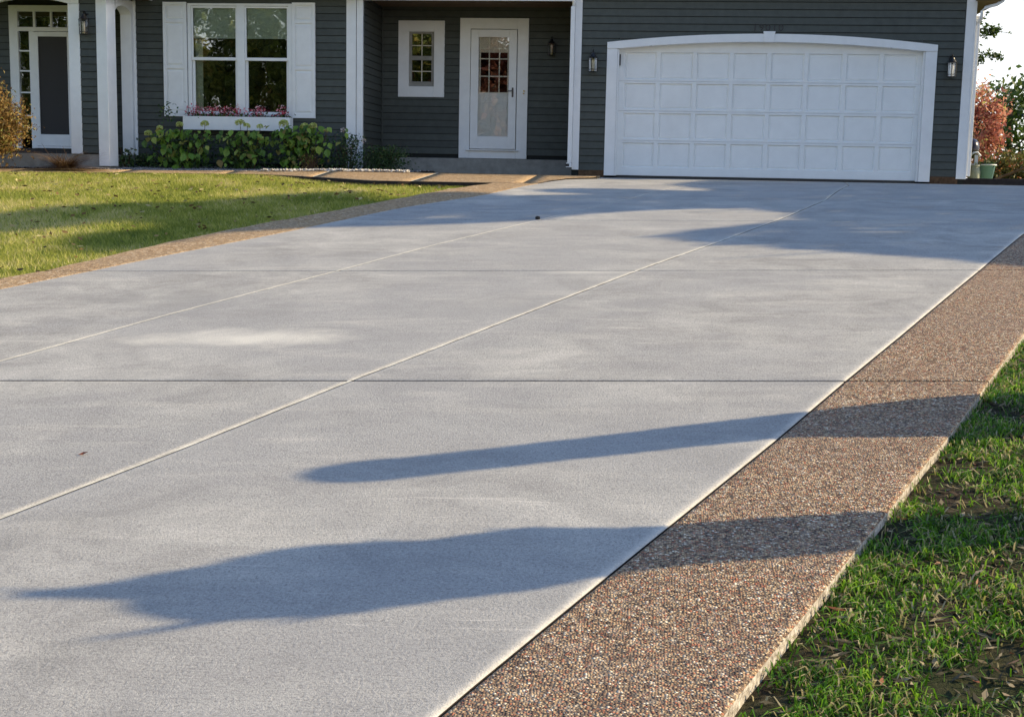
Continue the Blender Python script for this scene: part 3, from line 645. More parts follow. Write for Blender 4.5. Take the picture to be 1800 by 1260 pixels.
h_=hpart(MB().box(-1.705,-1.675,YB-.075,YB-.06,1.33,1.495),'door_handle',BRONZE,sdr,bevel=.006); hpart(MB().tube([(-1.69,YB-.08,1.44),(-1.69,YB-.11,1.44),(-1.79,YB-.115,1.43)],.008,8),'lever',BRONZE,None)
hpart(MB().tube([(-1.49,YB-.04,1.44),(-1.49,YB-.07,1.44)],.014,10).tube([(-1.492,YB-.045,1.40),(-1.50,YB-.075,1.395)],.010,8),'doorbell',BRASS,dc)
idr=hpart(MB().box(-2.44,-1.63,YB-.01,YB+.03,.41,1.40).box(-2.44,-2.30,YB-.01,YB+.03,1.40,2.49).box(-1.77,-1.63,YB-.01,YB+.03,1.40,2.49).box(-2.30,-1.77,YB-.01,YB+.03,2.37,2.49),'inner_door',WHITE,bevel=.003)
for x in (-2.28,-2.12,-1.94,-1.785): hpart(MB().box(x-.009,x+.009,YB-.008,YB+.012,1.40,2.37),'muntin',BLIND,idr)
for z in (1.405,1.69,1.99,2.17): hpart(MB().box(-2.30,-1.77,YB-.006,YB+.010,z-.009,z+.009),'muntin',BLIND,idr)
hpart(MB().box(-2.30,-1.77,YB+.02,YB+.025,2.10,2.37),'lace_valance',LACE,idr)
for a,b in ((-2.26,-2.075),(-1.99,-1.80)):
    hpart(MB().box(a,b,YB-.022,YB-.0105,.75,1.25),'raised_panel',WHITE,idr,bevel=.004)
# ------------------------------------------------------------------ lanterns
def lantern(x,y,z,label,sc=1.0):
    sc*=1.14; o=empty('wall_lantern',(x,y,z)); tag(o,label,'lantern',group='wall lanterns on the house')
    def p(mb,name,mat,smooth=False): 
        q=mb.build(name,mat,o,smooth); return q
    c=-.095*sc; r=.062*sc
    p(MB().box(-.035*sc,.035*sc,-.012,-.0005,-.10*sc,.16*sc),'backplate',BLACK)
    p(MB().tube([(0,-.01,.13*sc),(0,-.06*sc,.185*sc),(0,c,.17*sc),(0,c,.145*sc)],.008*sc,8),'bracket',BLACK,True)
    p(MB().lathe(0,c,[(.004*sc,.175*sc),(.012*sc,.165*sc),(.006*sc,.15*sc),(.022*sc,.14*sc),(.03*sc,.12*sc),(.055*sc,.085*sc),(.075*sc,.07*sc),(.0,.068*sc)],12),'cap',BLACK)
    mb=MB()
    for j in range(6):
        t=j*math.pi/3+.26; mb.tube([(r*math.cos(t),c+r*math.sin(t),.07*sc),(r*.92*math.cos(t),c+r*.92*math.sin(t),-.12*sc)],.0045*sc,5)
    for zz,rr in ((.05,r*1.0),(-.12,r*.95),(-.09,r*.95)):
        mb.tube([(rr*math.cos(t),c+rr*math.sin(t),zz*sc) for t in [j*math.pi/3+.26 for j in range(7)]],.004*sc,5,cap=False)
    p(mb,'cage',BLACK)
    p(MB().lathe(0,c,[(r*.9,.065*sc),(r*.86,-.118*sc),(.0,-.118*sc)],6),'glass',GLASSL)
    p(MB().lathe(0,c,[(0,-.115*sc),(.018*sc,-.115*sc),(.018*sc,-.03*sc),(.022*sc,-.01*sc),(.026*sc,.02*sc),(.014*sc,.05*sc),(0,.055*sc)],10),'bulb',LACE,True)
    return o
lantern(-.223,-.005,1.82,'black wall lantern left of the garage door beside the downspout')
lantern(5.485,-.005,1.80,'black wall lantern right of the garage door near the house corner')
lantern(-1.02,YB-.005,2.18,'small dark wall lantern in shade right of the storm door',.9)
lantern(-8.355,YP-.005,2.235,'wall lantern on the siding between the two left porch columns',1.05)
# ------------------------------------------------------------------ vegetation helpers
def cards(P,size,elong=1.0,tone=None,flat=0.0):
    P=np.asarray(P,float); n=len(P); s=np.broadcast_to(np.asarray(size,float),(n,))
    a=RNG.normal(size=(n,3)); a/=np.linalg.norm(a,axis=1,keepdims=True)
    b=RNG.normal(size=(n,3)); b-= (b*a).sum(1,keepdims=True)*a; b/=np.linalg.norm(b,axis=1,keepdims=True)
    if flat: 
        a[:,2]*=(1-flat); b[:,2]*=(1-flat)
    nrm=np.cross(a,b)
    A=a*(s*elong*.5)[:,None]; B=b*(s*.32)[:,None]; N=nrm*(s*.08)[:,None]
    V=np.stack([P-A,P+B+N,P+A,P-B+N],1).reshape(-1,3); Fc=np.arange(4*n).reshape(-1,4)
    T=RNG.random(n) if tone is None else np.asarray(tone); return V,Fc,np.repeat(T,4)
def crown_pts(c,r,n,clump=.35,nc=40,shell=.45):
    """clumpy points in an ellipsoid"""
    c=np.array(c,float); r=np.array(r,float)
    d=RNG.normal(size=(nc,3)); d/=np.linalg.norm(d,axis=1,keepdims=True); rad=RNG.uniform(shell,1,(nc,1)); cc=d*rad
    k=RNG.integers(0,nc,n); q=cc[k]+RNG.normal(size=(n,3))*clump*RNG.uniform(.5,1.1,(n,1)); 
    return c+q*r, k
def tone_clump(k,n,spread=.35):
    b=RNG.random(k.max()+1); return np.clip(b[k]*.6+.2+RNG.normal(size=n)*spread*.5,0,1)
GREEN=m_leaf('green_foliage',[(0,(.02,.045,.008)),(.5,(.07,.12,.022)),(1,(.18,.21,.05))])
REDD=m_leaf('dull_red_foliage',[(0,(.05,.015,.01)),(.5,(.18,.06,.04)),(1,(.30,.14,.06))])
GREENL=m_leaf('olive_green_foliage',[(0,(.05,.07,.018)),(.5,(.19,.22,.05)),(.85,(.38,.38,.10)),(1,(.45,.30,.10))],.6,.45)
DKGREEN=m_leaf('dark_green_foliage',[(0,(.015,.035,.012)),(.5,(.05,.10,.03)),(.9,(.11,.18,.06)),(1,(.24,.22,.09))])
REDF=m_leaf('red_autumn_foliage',[(0,(.16,.05,.04)),(.45,(.50,.17,.13)),(.75,(.66,.34,.22)),(1,(.50,.46,.14))],.6,.5)
ORANGEF=m_leaf('orange_brown_foliage',[(0,(.07,.04,.012)),(.35,(.20,.11,.03)),(.65,(.38,.22,.06)),(.85,(.50,.36,.13)),(1,(.22,.28,.06))],.6,.4)
BLUEG=m_leaf('grey_green_foliage',[(0,(.02,.03,.035)),(.5,(.06,.075,.08)),(1,(.13,.15,.14))])
def trunk_limbs(base,top,r,nl=7,spread=1.5,mat=BARK,parent=None,name='trunk'):
    mb=MB(); b=Vector(base); t=Vector(top); mid=b.lerp(t,.5)+Vector((random.uniform(-.1,.1),random.uniform(-.1,.1),0))
    mb.tube([b,b.lerp(mid,.15)+Vector((0,0,0)),mid,t],[r*1.5,r*1.05,r*.75,r*.3],8)
    for i in range(nl):
        s_=b.lerp(t,random.uniform(.35,.9)); a=random.uniform(0,6.28); L=spread*random.uniform(.5,1)
        e=s_+Vector((math.cos(a)*L,math.sin(a)*L,L*random.uniform(.4,.9))); mb.tube([s_,s_.lerp(e,.5)+Vector((0,0,-.05*L)),e],[r*.35,r*.22,r*.06],6)
    return mb.build(name,mat,parent,True)
def tree(name,label,cat,base,h,cr,cc,n,leaf,mat,group=None,nc=60,clump=.22,r=.15,limbs=9):
    o=empty(name,base); tag(o,label,cat,group)
    tr=trunk_limbs((0,0,-.15),(0,0,h*.8),r,limbs,max(cr[0],cr[1])*.8,parent=o)
    P,k=crown_pts(cc,cr,n,clump,nc); V,Fc,T=cards(P,RNG.uniform(.7,1.3,n)*leaf,1.4,tone_clump(k,n)); npobj('crown',V,Fc,mat,col=T,parent=o)
    return o
# ------------------------------------------------------------------ trees that shade the drive and lawn (right, beyond the frame)
SH_DRIVE=[(-2.369,-8.545),(-1.859,-8.076),(-1.171,-7.715),(-1.417,-7.36),(-1.189,-6.68),(-1.698,-6.343),(-1.329,-5.666),(-.776,-5.484),(.143,-5.261),(-.775,-4.773),(-.281,-4.349),(.705,-4.425),(1.517,-4.71),(1.605,-4.309),(1.087,-3.41),(1.706,-1.2),(4.0,-.4),(5.854,-.2),(6.89,-.2),(8,-8),(4.38,-11.478),(3.612,-10.961),(3.058,-10.534),(2.151,-10.077),(1.437,-9.705),(.884,-9.272),(1.448,-8.663),(1.925,-8.281),(2.342,-7.821),(2.42,-7.335),(2.084,-6.888),(1.515,-6.794),(.87,-6.999),(-.06,-7.528),(-.337,-7.943),(-.857,-8.197),(-1.776,-8.491)]
SH_LAWN=[(-6.802,-7.219),(-6.383,-6.445),(-5.656,-5.992),(-4.849,-5.948),(-4.469,-5.53),(-4.003,-4.986),(-3.066,-4.389),(-2.751,-5.114),(-2.448,-5.74),(-2.118,-5.291),(-1.716,-5.027),(-1.243,-5.221),(-.872,-5.91),(-1.698,-6.343),(-1.189,-6.68),(-1.345,-7.41),(-1.859,-8.076),(-2.38,-8.501),(-2.926,-8.728),(-3.658,-9.07),(-3.883,-9.726),(-4.324,-9.837),(-4.702,-9.619),(-4.744,-9.394),(-4.908,-9.161),(-4.923,-8.796),(-4.864,-8.496),(-4.287,-8.354),(-4.461,-7.896),(-4.993,-7.619),(-5.347,-7.916),(-5.396,-8.103),(-5.665,-8.378),(-6.088,-8.6),(-7.0,-8.696),(-7.735,-7.446)]
def inpoly(P,poly):
    x,y=P[:,0],P[:,1]; c=np.zeros(len(P),bool); n=len(poly)
    for i in range(n):
        x0,y0=poly[i]; x1,y1=poly[(i+1)%n]
        if y0==y1: continue
        c^=((y0>y)!=(y1>y))&(x<(x1-x0)*(y-y0)/(y1-y0)+x0)
    return c
def crowns_for(poly,n,xt):
    a=np.array(poly); lo,hi=a.min(0),a.max(0); out=[]
    while sum(map(len,out))<n:
        P=RNG.uniform(lo,hi,(n*2,2)); out.append(P[inpoly(P,poly)])
    P=np.concatenate(out)[:n]; Z=zg(P[:,0],P[:,1]); X=xt+RNG.normal(size=n)*1.1
    d=(X-P[:,0])/CA; return np.stack([X,P[:,1]+d*SA,Z+d*TE],1)
PL=crowns_for(SH_LAWN,15000,13.5); PD=crowns_for(SH_DRIVE,26000,13.5)
n_=3500; bx_=np.stack([np.full(n_,-8.0),RNG.uniform(-1.3,-.15,n_),RNG.uniform(0,2.9,n_)],1); X_=14.6+RNG.normal(size=n_)*.8; d_=(X_-bx_[:,0])/CA
PP=np.stack([X_,bx_[:,1]+d_*SA,bx_[:,2]+d_*TE],1)  # leaf points added out of view to keep sun off the porch side
PA=np.concatenate([PL,PD,PP]); tcy=[-7.6,-4.2,-.6]
idx=np.argmin(np.abs(PA[:,1][:,None]-np.array(tcy)[None]),1)
for j,ty in enumerate(tcy):
    q=PA[idx==j]; tx=13.5; tz=float(zg(12,ty))-.08
    o=empty('maple_tree',(tx,ty,tz)); tag(o,['leafy green tree beyond the right edge, nearest the street','leafy green tree beyond the right edge, middle of the row','leafy green tree beyond the right edge, nearest the house'][j],'tree',group='trees along the right boundary')
    trunk_limbs((0,0,-.1),(0,0,6.0),.16,12,1.6,parent=o)
    n=len(q); V,Fc,T=cards(q-np.array([tx,ty,tz]),RNG.uniform(.09,.19,n),1.3); npobj('crown',V,Fc,GREEN,col=T,parent=o)
# two narrow evergreens whose shadows cross the near slab
def silhouette(name,label,al0,rowsd,base_lat,twigs=()):
    """rows: (height, lat0, lat1): lofted elliptical body, real depth"""
    def P3(al,lat,h): return (al*CA-lat*SA, al*SA+lat*CA, h)
    bx,by,_=P3(al0,base_lat,0); bz=float(zg(bx,by))-.07
    o=empty(name,(bx,by,bz)); tag(o,label,'shrub')
    mb=MB(); n=14; b=0
    for (h,a0,a1) in rowsd:
        c=(a0+a1)/2; r=abs(a1-a0)/2
        for j in range(n):
            t=2*math.pi*j/n; x,y,z=P3(al0+.8*r*math.cos(t),c+r*math.sin(t),h); mb.v.append((x-bx,y-by,z-bz))
    for i in range(len(rowsd)-1):
        for j in range(n): q=(j+1)%n; mb.f.append((i*n+j,i*n+q,(i+1)*n+q,(i+1)*n+j)); mb.m.append(0)
    mb.f.append(tuple(range(n))); mb.m.append(0); k=len(rowsd)-1; mb.f.append(tuple(k*n+j for j in range(n))); mb.m.append(0)
    body=mb.build('foliage_core',m_simple(name+'_core',(.03,.05,.02),.9,.4,30,.5),o,True)
    # leaf cover
    pts=[]
    for _ in range(6000):
        i=random.randrange(len(rowsd)-1); t=random.random(); h0,a0,a1=rowsd[i]; h1,b0,b1=rowsd[i+1]
        h=h0+(h1-h0)*t; l0=a0+(b0-a0)*t; l1=a1+(b1-a1)*t; c=(l0+l1)/2; r=abs(l1-l0)/2; an=random.uniform(0,6.28)
        x,y,z=P3(al0+.8*r*math.cos(an),c+r*math.sin(an),h); pts.append((x-bx,y-by,z-bz))
    V,Fc,T=cards(pts,.042,1.5); npobj('foliage',V,Fc,DKGREEN,col=T,parent=o)
    for tw in twigs:
        ps=[]
        for (h,lat) in tw[0]: x,y,z=P3(al0,lat,h); ps.append((x-bx,y-by,z-bz))
        MB().tube(ps,tw[1],6).build('twig',TWIG,o)
    return o
silhouette('columnar_evergreen','slim leaning columnar evergreen just outside the right edge',1.0,
 [(-.95,-15.42,-16.0),(-.6,-15.45,-16.1),(-.3,-15.54,-16.2),(-.1,-15.64,-16.17),(.05,-15.719,-16.10),(.15,-15.773,-16.106),(.25,-15.827,-16.146),(.35,-15.881,-16.187),(.6,-16.02,-16.301),(.9,-16.16,-16.44),(.96,-16.18,-16.45),(1.01,-16.22,-16.43),(1.035,-16.27,-16.38)],-15.72)
silhouette('young_shrub','young forked shrub with pointed leaders nearest the camera at the right',.4,
 [(-1.1,-17.14,-17.34),(-.8,-17.10,-17.42),(-.1,-17.137,-17.519),(.1,-17.177,-17.552),(.22,-17.15,-17.62),(.3,-17.115,-17.69),(.45,-17.199,-17.74),(.55,-17.19,-17.796),(.65,-17.187,-17.794),(.70,-17.24,-17.785),(.75,-17.313,-17.77),(.795,-17.35,-17.735),(.81,-17.36,-17.66),(.82,-17.37,-17.60),(.85,-17.38,-17.585),(.9,-17.43,-17.57),(.97,-17.475,-17.54),(1.05,-17.49,-17.51)],-17.24,
 [([(.60,-17.72),(.737,-17.80),(.80,-17.85),(.866,-17.884),(.90,-17.90)],[.04,.025,.016,.01,.004]),([(.40,-17.30),(.47,-17.255),(.52,-17.183),(.565,-17.142)],[.02,.012,.007,.004]),([(.85,-17.53),(.92,-17.52),(1.1,-17.447),(1.2,-17.42)],[.02,.01,.008,.003]),([(.2,-17.2),(.33,-17.12),(.38,-17.09)],[.015,.01,.003]),([(.5,-17.75),(.60,-17.83),(.64,-17.85)],[.015,.01,.003]),([(.62,-17.25),(.74,-17.26),(.80,-17.27)],[.02,.012,.003]),([(.1,-17.5),(.2,-17.60),(.24,-17.64)],[.015,.01,.003])])
# ------------------------------------------------------------------ trees behind the camera: what the panes mirror
refl=[(-35,-41,16,'GREEN'),(-29.5,-43,17,'GREEN'),(-24,-41,17,'GREEN'),(-18.5,-43,18,'GREEN'),(-13.0,-41,16,'GREEN'),(-7.6,-40,11,'RED'),(-4.5,-46,12,'GREEN'),(-10.5,-47,15,'GREEN')]
rn=['far left of the row','second from the left','third from the left','fourth from the left','fifth from the left','in front of the right end','right end of the row','tall one behind the red tree']
for j,(x,y,h,m) in enumerate(refl):
    zb=float(zg(x,y))-.1
    tree('street_tree',('red' if m=='RED' else 'green')+' leafy tree across the street, '+rn[j],'tree',(x,y,zb),h,(3.3,2.6,h*.48),(0,0,h*.5),15000,.32,REDD if m=='RED' else GREENL,group='trees across the street',nc=150,clump=.10,r=.2)
# ------------------------------------------------------------------ background at right of the garage
tree('red_maple','red autumn tree behind the house corner','tree',(9.15,14,-.12),2.6,(.72,.8,1.25),(0,0,1.45),3600,.085,REDF,nc=60,clump=.20,r=.05)
tree('yellow_green_bush','low yellow green bush right of the garden tubs','bush',(9.2,10,-.12),1.0,(1.0,.8,.42),(0,0,.38),5200,.07,m_leaf('olive_foliage',[(0,(.04,.035,.012)),(.4,(.10,.10,.025)),(.75,(.22,.20,.05)),(.92,(.28,.08,.03)),(1,(.4,.1,.04))]),nc=50,clump=.28,r=.02,limbs=5)
tree('grey_green_tree','thin grey green tree at the right edge behind the low bush','tree',(10.6,13,-.12),2.5,(.6,.6,1.0),(.1,0,1.5),900,.08,BLUEG,nc=34,clump=.16,r=.05)
o=empty('tall_tree',(6.6,13,-.12)); tag(o,'tree behind the house with leafy branches reaching past the corner into the white sky','tree')
trunk_limbs((0,0,-.1),(0,0,5.2),.14,10,1.4,parent=o)
pts=[];
for (a,b,r0,n) in (((1.6,0,3.75),(2.72,0,3.95),.17,420),((1.6,0,3.35),(2.35,0,3.15),.13,260),((2.0,0,3.35),(2.85,0,3.28),.09,150),((2.4,0,3.95),(3.05,0,3.85),.03,14),((2.2,0,4.05),(2.42,0,4.38),.025,14)):
    a=np.array(a);b=np.array(b); t=RNG.random(n)**.8
    pts.append(a+(b-a)*t[:,None]+RNG.normal(size=(n,3))*(r0*(1.05-t*.75))[:,None])
    MB().tube([tuple(a*[.2,1,1]),tuple(a),tuple(b)],[.03,.015,.004],5).build('branch',BARK,o)
P=np.concatenate(pts+[crown_pts((0,0,4.3),(1.3,1.6,1.0),3000,.25,40)[0]]); V,Fc,T=cards(P,RNG.uniform(.05,.10,len(P)),1.5); npobj('crown',V,Fc,GREEN,col=T,parent=o)
for j,(x,y,h) in enumerate(((14,30,4.5),(20,34,5),(27,30,5))):
    tree('distant_tree','distant green tree off to the right, '+['nearest the house','in the middle','farthest right'][j],'tree',(x,y,-.1),h,(2,2,h*.4),(0,0,h*.55),2200,.2,GREEN,group='distant trees',nc=50)
# landscape timber and garden things
mb=MB().box(5.86,12,.62,.76,-.12,.075); tag(mb.build('landscape_timber',TIMBER,None,bevel=.008),'dark landscape timber along the far edge of the concrete','timber')
o=empty('planter_tub',(6.86,3,-.115)); tag(o,'teal garden tub with pale rim behind the corner of the garage','planter')
MB().lathe(0,0,[(.0,.0),(.085,.0),(.155,.42),(.17,.425),(.17,.45),(.14,.45),(.13,.40),(0,.39)],20).build('tub',TEAL,o,True); MB().lathe(0,0,[(.15,.452),(.178,.452),(.178,.435),(.172,.43)],20).build('rim',WHITE,o,True)
V,Fc,T=cards(RNG.normal(size=(140,3))*[.07,.07,.03]+[0,0,.45],.06,1.4); npobj('plant',V,Fc,DKGREEN,col=T,parent=o)
o=empty('stone_urn',(6.63,2.9,-.115)); tag(o,'pale lichen coloured stone urn at the house corner left of the teal tub','urn')
MB().lathe(0,0,[(.0,0),(.07,0),(.10,.12),(.105,.30),(.085,.40),(.06,.42),(0,.42)],16).build('urn_body',STONEP,o,True); MB().lathe(0,0,[(.085,.405),(.098,.42),(.085,.435),(.0,.435)],16).build('urn_rim',STONEP,o,True)
o=empty('white_pump',(6.70,3.15,-.115)); tag(o,'small white post with curved top standing behind the stone urn','post')
MB().box(-.03,.03,-.03,.03,0,.62).build('post',WHITE,o); MB().tube([(-.10,0,.60),(-.05,0,.66),(.02,0,.67),(.08,0,.60)],.018,8).build('curved_top',WHITE,o,True); MB().box(-.14,.10,-.015,.015,.44,.46).build('cross_bar',WHITE,o)
o=empty('kettle_grill',(6.63,3.4,-.115)); tag(o,'dark kettle grill with its lid tilted beside the house corner','grill')
MB().lathe(0,0,[(.0,.55),(.12,.58),(.17,.70),(.17,.74),(.15,.74),(0,.70)],16).build('bowl',BLACK,o,True)
m_=MB().lathe(0,0,[(.175,0),(.165,.06),(.12,.14),(.05,.18),(0,.185)],16); q=m_.build('lid',m_simple('dark_enamel',(.02,.02,.04),.25,.1),o,True); q.location=(0,0,.75); q.rotation_euler=(0,.35,0)
for t in (0,2.1,4.2): MB().tube([(.12*math.cos(t),.12*math.sin(t),.62),(.17*math.cos(t),.17*math.sin(t),0)],.01,6).build('leg',BLACK,o)
o=MB().tube([(6.9,3.3,-.03),(7.25,3.4,.12),(7.75,3.5,.32)],[.03,.025,.018],6).build('fallen_branch',TWIG); tag(o,'dark branch leaning over the ground right of the teal tub','branch')
# ------------------------------------------------------------------ burning bush (left)
o=empty('autumn_bush',(-9.62,-2.0,-.10)); tag(o,'orange and tan autumn bush at the left edge before the porch','bush')
trunk_limbs((0,0,0),(0,0,.9),.03,16,.7,mat=TWIG,parent=o,name='stems')
P,k=crown_pts((0,0,.70),(.58,.5,.62),13000,.22,110,.25)
P2=[]
for _ in range(60):
    a=random.uniform(-1.2,1.2); el=random.uniform(-.3,1.1); L=random.uniform(.8,1.12); d=np.array([math.cos(a)*math.cos(el)*.85,math.sin(a)*math.cos(el)*.8,math.sin(el)*.85])
    t=RNG.uniform(.6,1,(26,1)); P2.append(np.array([0,0,.62])+d*L*.72*t+RNG.normal(size=(26,3))*.022)
P=np.concatenate([P]+P2); P=P[P[:,2]>.02]; V,Fc,T=cards(P,RNG.uniform(.022,.042,len(P)),1.8); npobj('foliage',V,Fc,ORANGEF,col=T,parent=o)
# ------------------------------------------------------------------ hydrangeas: single leaves and flower heads are parts
def leaf_mesh(name,mat,L=.13,W=.10):
    mb=MB(); pts=[(0,0,0),(W*.32,L*.18,.008),(W*.5,L*.42,.012),(W*.34,L*.72,.004),(0,L,-.014),(-W*.34,L*.72,.004),(-W*.5,L*.42,.012),(-W*.32,L*.18,.008),(0,L*.45,-.006)]
    mb.add(pts,[(8,i,(i+1)) for i in range(0,7)]+[(8,7,0)]); return mb.mesh(name,mat)
HL1=leaf_mesh('leaf',m_objleaf('hydrangea_leaf',[(0,(.07,.14,.02)),(.35,(.14,.27,.03)),(.7,(.26,.42,.06)),(.88,(.38,.44,.09)),(1,(.28,.18,.05))]))
FHM=m_leaf('hydrangea_bloom',[(0,(.36,.42,.09)),(.5,(.60,.65,.20)),(1,(.80,.82,.38))],.7,.25)
def head_mesh():
    n=260; d=RNG.normal(size=(n,3)); d/=np.linalg.norm(d,axis=1,keepdims=True); d[:,2]=np.where(d[:,2]<-.5,-d[:,2],d[:,2])
    P=d*RNG.uniform(.75,1.05,(n,1))*[.072,.072,.062]; V,Fc,T=cards(P,.030,1.0); return npmesh('flower_head',V,Fc,FHM,col=T)
FH=head_mesh()
def hydrangea(base,label,w,h,nleaf,heads,stemn=8):
    o=empty('hydrangea',base); tag(o,label,'shrub',group='hydrangeas under the window')
    mb=MB()
    for i in range(stemn):
        a=random.uniform(-w,w); b=random.uniform(-.18,.05); mb.tube([(a*.3,0,0),(a*.7,b*.6,h*.5),(a,b,h*random.uniform(.75,1))],[.007,.005,.003],5)
    for (hx,hz,s) in heads: mb.tube([(hx*.5,0,0),(hx*.9,-.05,hz*.6),(hx,-.12,hz)],[.007,.005,.004],5)
    mb.build('stems',TWIG,o)
    for i in range(nleaf):
        lf=bpy.data.objects.new('leaf',HL1); link(lf,o)
        lf.location=(random.gauss(0,w*.5),random.uniform(-.26,.12),h*(random.random()**.75)*.92+.05)
        lf.rotation_euler=(random.uniform(-1.5,-.2),random.uniform(-.5,.5),random.uniform(2.0,4.3)); s=random.uniform(.55,1.25); lf.scale=(s,s,s)
    for (hx,hz,s) in heads:
        f=bpy.data.objects.new('flower_head',FH); link(f,o); f.location=(hx,-.13,hz); s*=random.uniform(.75,1.0); f.scale=(s,s*.9,s*random.uniform(.75,1)); f.rotation_euler=(random.uniform(-.3,.3),random.uniform(-.3,.3),random.uniform(0,6))
    # fine filling foliage between the large leaves
    n=1000; P=np.stack([RNG.normal(size=n)*w*.62,RNG.uniform(-.2,.2,n),RNG.random(n)*h*.8],1); V,Fc,T=cards(P,.05,1.2); npobj('small_leaves',V,Fc,DKGREEN,col=T*.8,parent=o)
    return o
hydrangea((-6.98,-.62,.0),'hydrangea with pale green flower heads under the left end of the window box',.50,.64,190,[(-.56,.545,1.0),(-.36,.64,.95),(-.02,.70,.95),(.41,.72,1.2),(.0,.40,.55)])
hydrangea((-5.95,-.60,.0),'thinner hydrangea with three flower heads under the middle of the window box',.38,.64,120,[(-.03,.745,1.15),(.09,.70,1.1),(.31,.69,.95),(.32,.50,.75)])
hydrangea((-4.98,-.60,.0),'broad hydrangea with large pale heads right of the window box',.52,.74,210,[(-.26,.74,1.25),(.10,.69,1.25),(.24,.71,1.2),(.45,.64,.8),(.12,.47,.8),(-.14,.16,.9),(.24,.34,.7)],10)
def bushlet(name,label,cat,base,w,d,h,n,leaf,mat,stems=10,extra=(),smat=TWIG):
    o=empty(name,base); tag(o,label,cat)
    mb=MB()
    for i in range(stems):
        a=random.uniform(-w,w)*.9; mb.tube([(a*.3,0,0),(a*.7,random.uniform(-d,d)*.4,h*.5),(a,random.uniform(-d,d)*.6,h*random.uniform(.7,1.02))],[.006,.004,.002],5)
    mb.build('stems',smat,o)
    P=np.stack([RNG.normal(size=n)*w*.5,RNG.normal(size=n)*d*.5,h*(RNG.random(n)**.8)*(.95-.25*np.abs(RNG.normal(size=n)).clip(0,2))],1); P=P[P[:,2]>.01]
    V,Fc,T=cards(P,RNG.uniform(.7,1.3,len(P))*leaf,1.5); npobj('foliage',V,Fc,mat,col=T,parent=o)
    for (mt,pts,s) in extra:
        V,Fc,T=cards(pts,s,1.1); tag(npobj('blooms',V,Fc,mt,col=T,parent=o),kind='stuff')
    return o
PINKW=m_leaf('pale_pink_bloom',[(0,(.55,.35,.28)),(.5,(.65,.55,.5)),(1,(.75,.75,.72))],.7,.2)
bushlet('rose_bush','loose rose bush with a few faded pink blooms before the white corner board','shrub',(-4.22,-.5,.0),.28,.18,.68,1000,.035,DKGREEN,14,[(PINKW,RNG.normal(size=(26,3))*.022+[-.06,-.1,.66],.03),(PINKW,RNG.normal(size=(16,3))*.02+[.28,-.1,.5],.03),(PINKW,RNG.normal(size=(10,3))*.02+[.05,-.12,.38],.03)])
bushlet('green_shrub','low dark green shrub in the corner left of the storm door','shrub',(-3.62,-.35,.0),.36,.25,.46,2600,.03,DKGREEN,16)
bushlet('dry_perennial','dried brown stems at the foot of the broad hydrangea','dry plant',(-4.78,-.85,-.02),.20,.12,.30,160,.03,ORANGEF,34)
bushlet('small_shrub','small dark leaved twig shrub at the right foot of the porch post','shrub',(-7.92,-.75,-.03),.13,.1,.36,150,.055,DKGREEN,6)
bushlet('holly_sprig','tall thin sprig with dark leaves before the bottom of the left shutter','shrub',(-7.38,-.5,-.02),.08,.08,.98,10,.05,DKGREEN,2,[(DKGREEN,RNG.normal(size=(60,3))*[.10,.05,.09]+[.04,0,.93],.055)])
bushlet('low_fern','low faint green plant at the wall between porch and hydrangeas','plant',(-7.7,-.5,-.02),.2,.12,.28,380,.04,DKGREEN,8)
# dried ornamental grass clump
o=empty('ornamental_grass',(-8.55,-1.72,-.06)); tag(o,'collapsed brown clump of dried ornamental grass before the porch','dry grass')
V=[];Fq=[];T=[]
for i in range(900):
    a=random.uniform(0,6.28); L=random.uniform(.25,.72); e=random.uniform(.05,.75)
    x,y,z=random.gauss(0,.06),random.gauss(0,.05),0; b=len(V); wd=.004; px,py=-math.sin(a)*wd,math.cos(a)*wd
    for s_ in (0,.45,1): 
        r=L*s_; zz=math.sin(e)*L*s_*1.1-.30*L*s_*s_+.02; V+= [(x+math.cos(a)*r-px*(1-s_*.8),y+math.sin(a)*r*.7-py,max(zz,.0)),(x+math.cos(a)*r+px*(1-s_*.8),y+math.sin(a)*r*.7+py,max(zz,.0))]
    Fq+=[(b,b+1,b+3,b+2),(b+2,b+3,b+5,b+4)]; T+=[random.random()]*6
npobj('blades',V,Fq,m_leaf('dry_grass_blade',[(0,(.06,.03,.015)),(.6,(.16,.09,.04)),(1,(.32,.22,.11))],.8,.2),col=T,parent=o)
for (a,b) in (((-.15,0,.05),(-.38,0,.40)),((.1,0,.03),(-.03,0,.36)),((-.1,0,.0),(-.05,0,.22))): MB().tube([a,b],[.005,.002],5).build('stalk',TWIG,o)
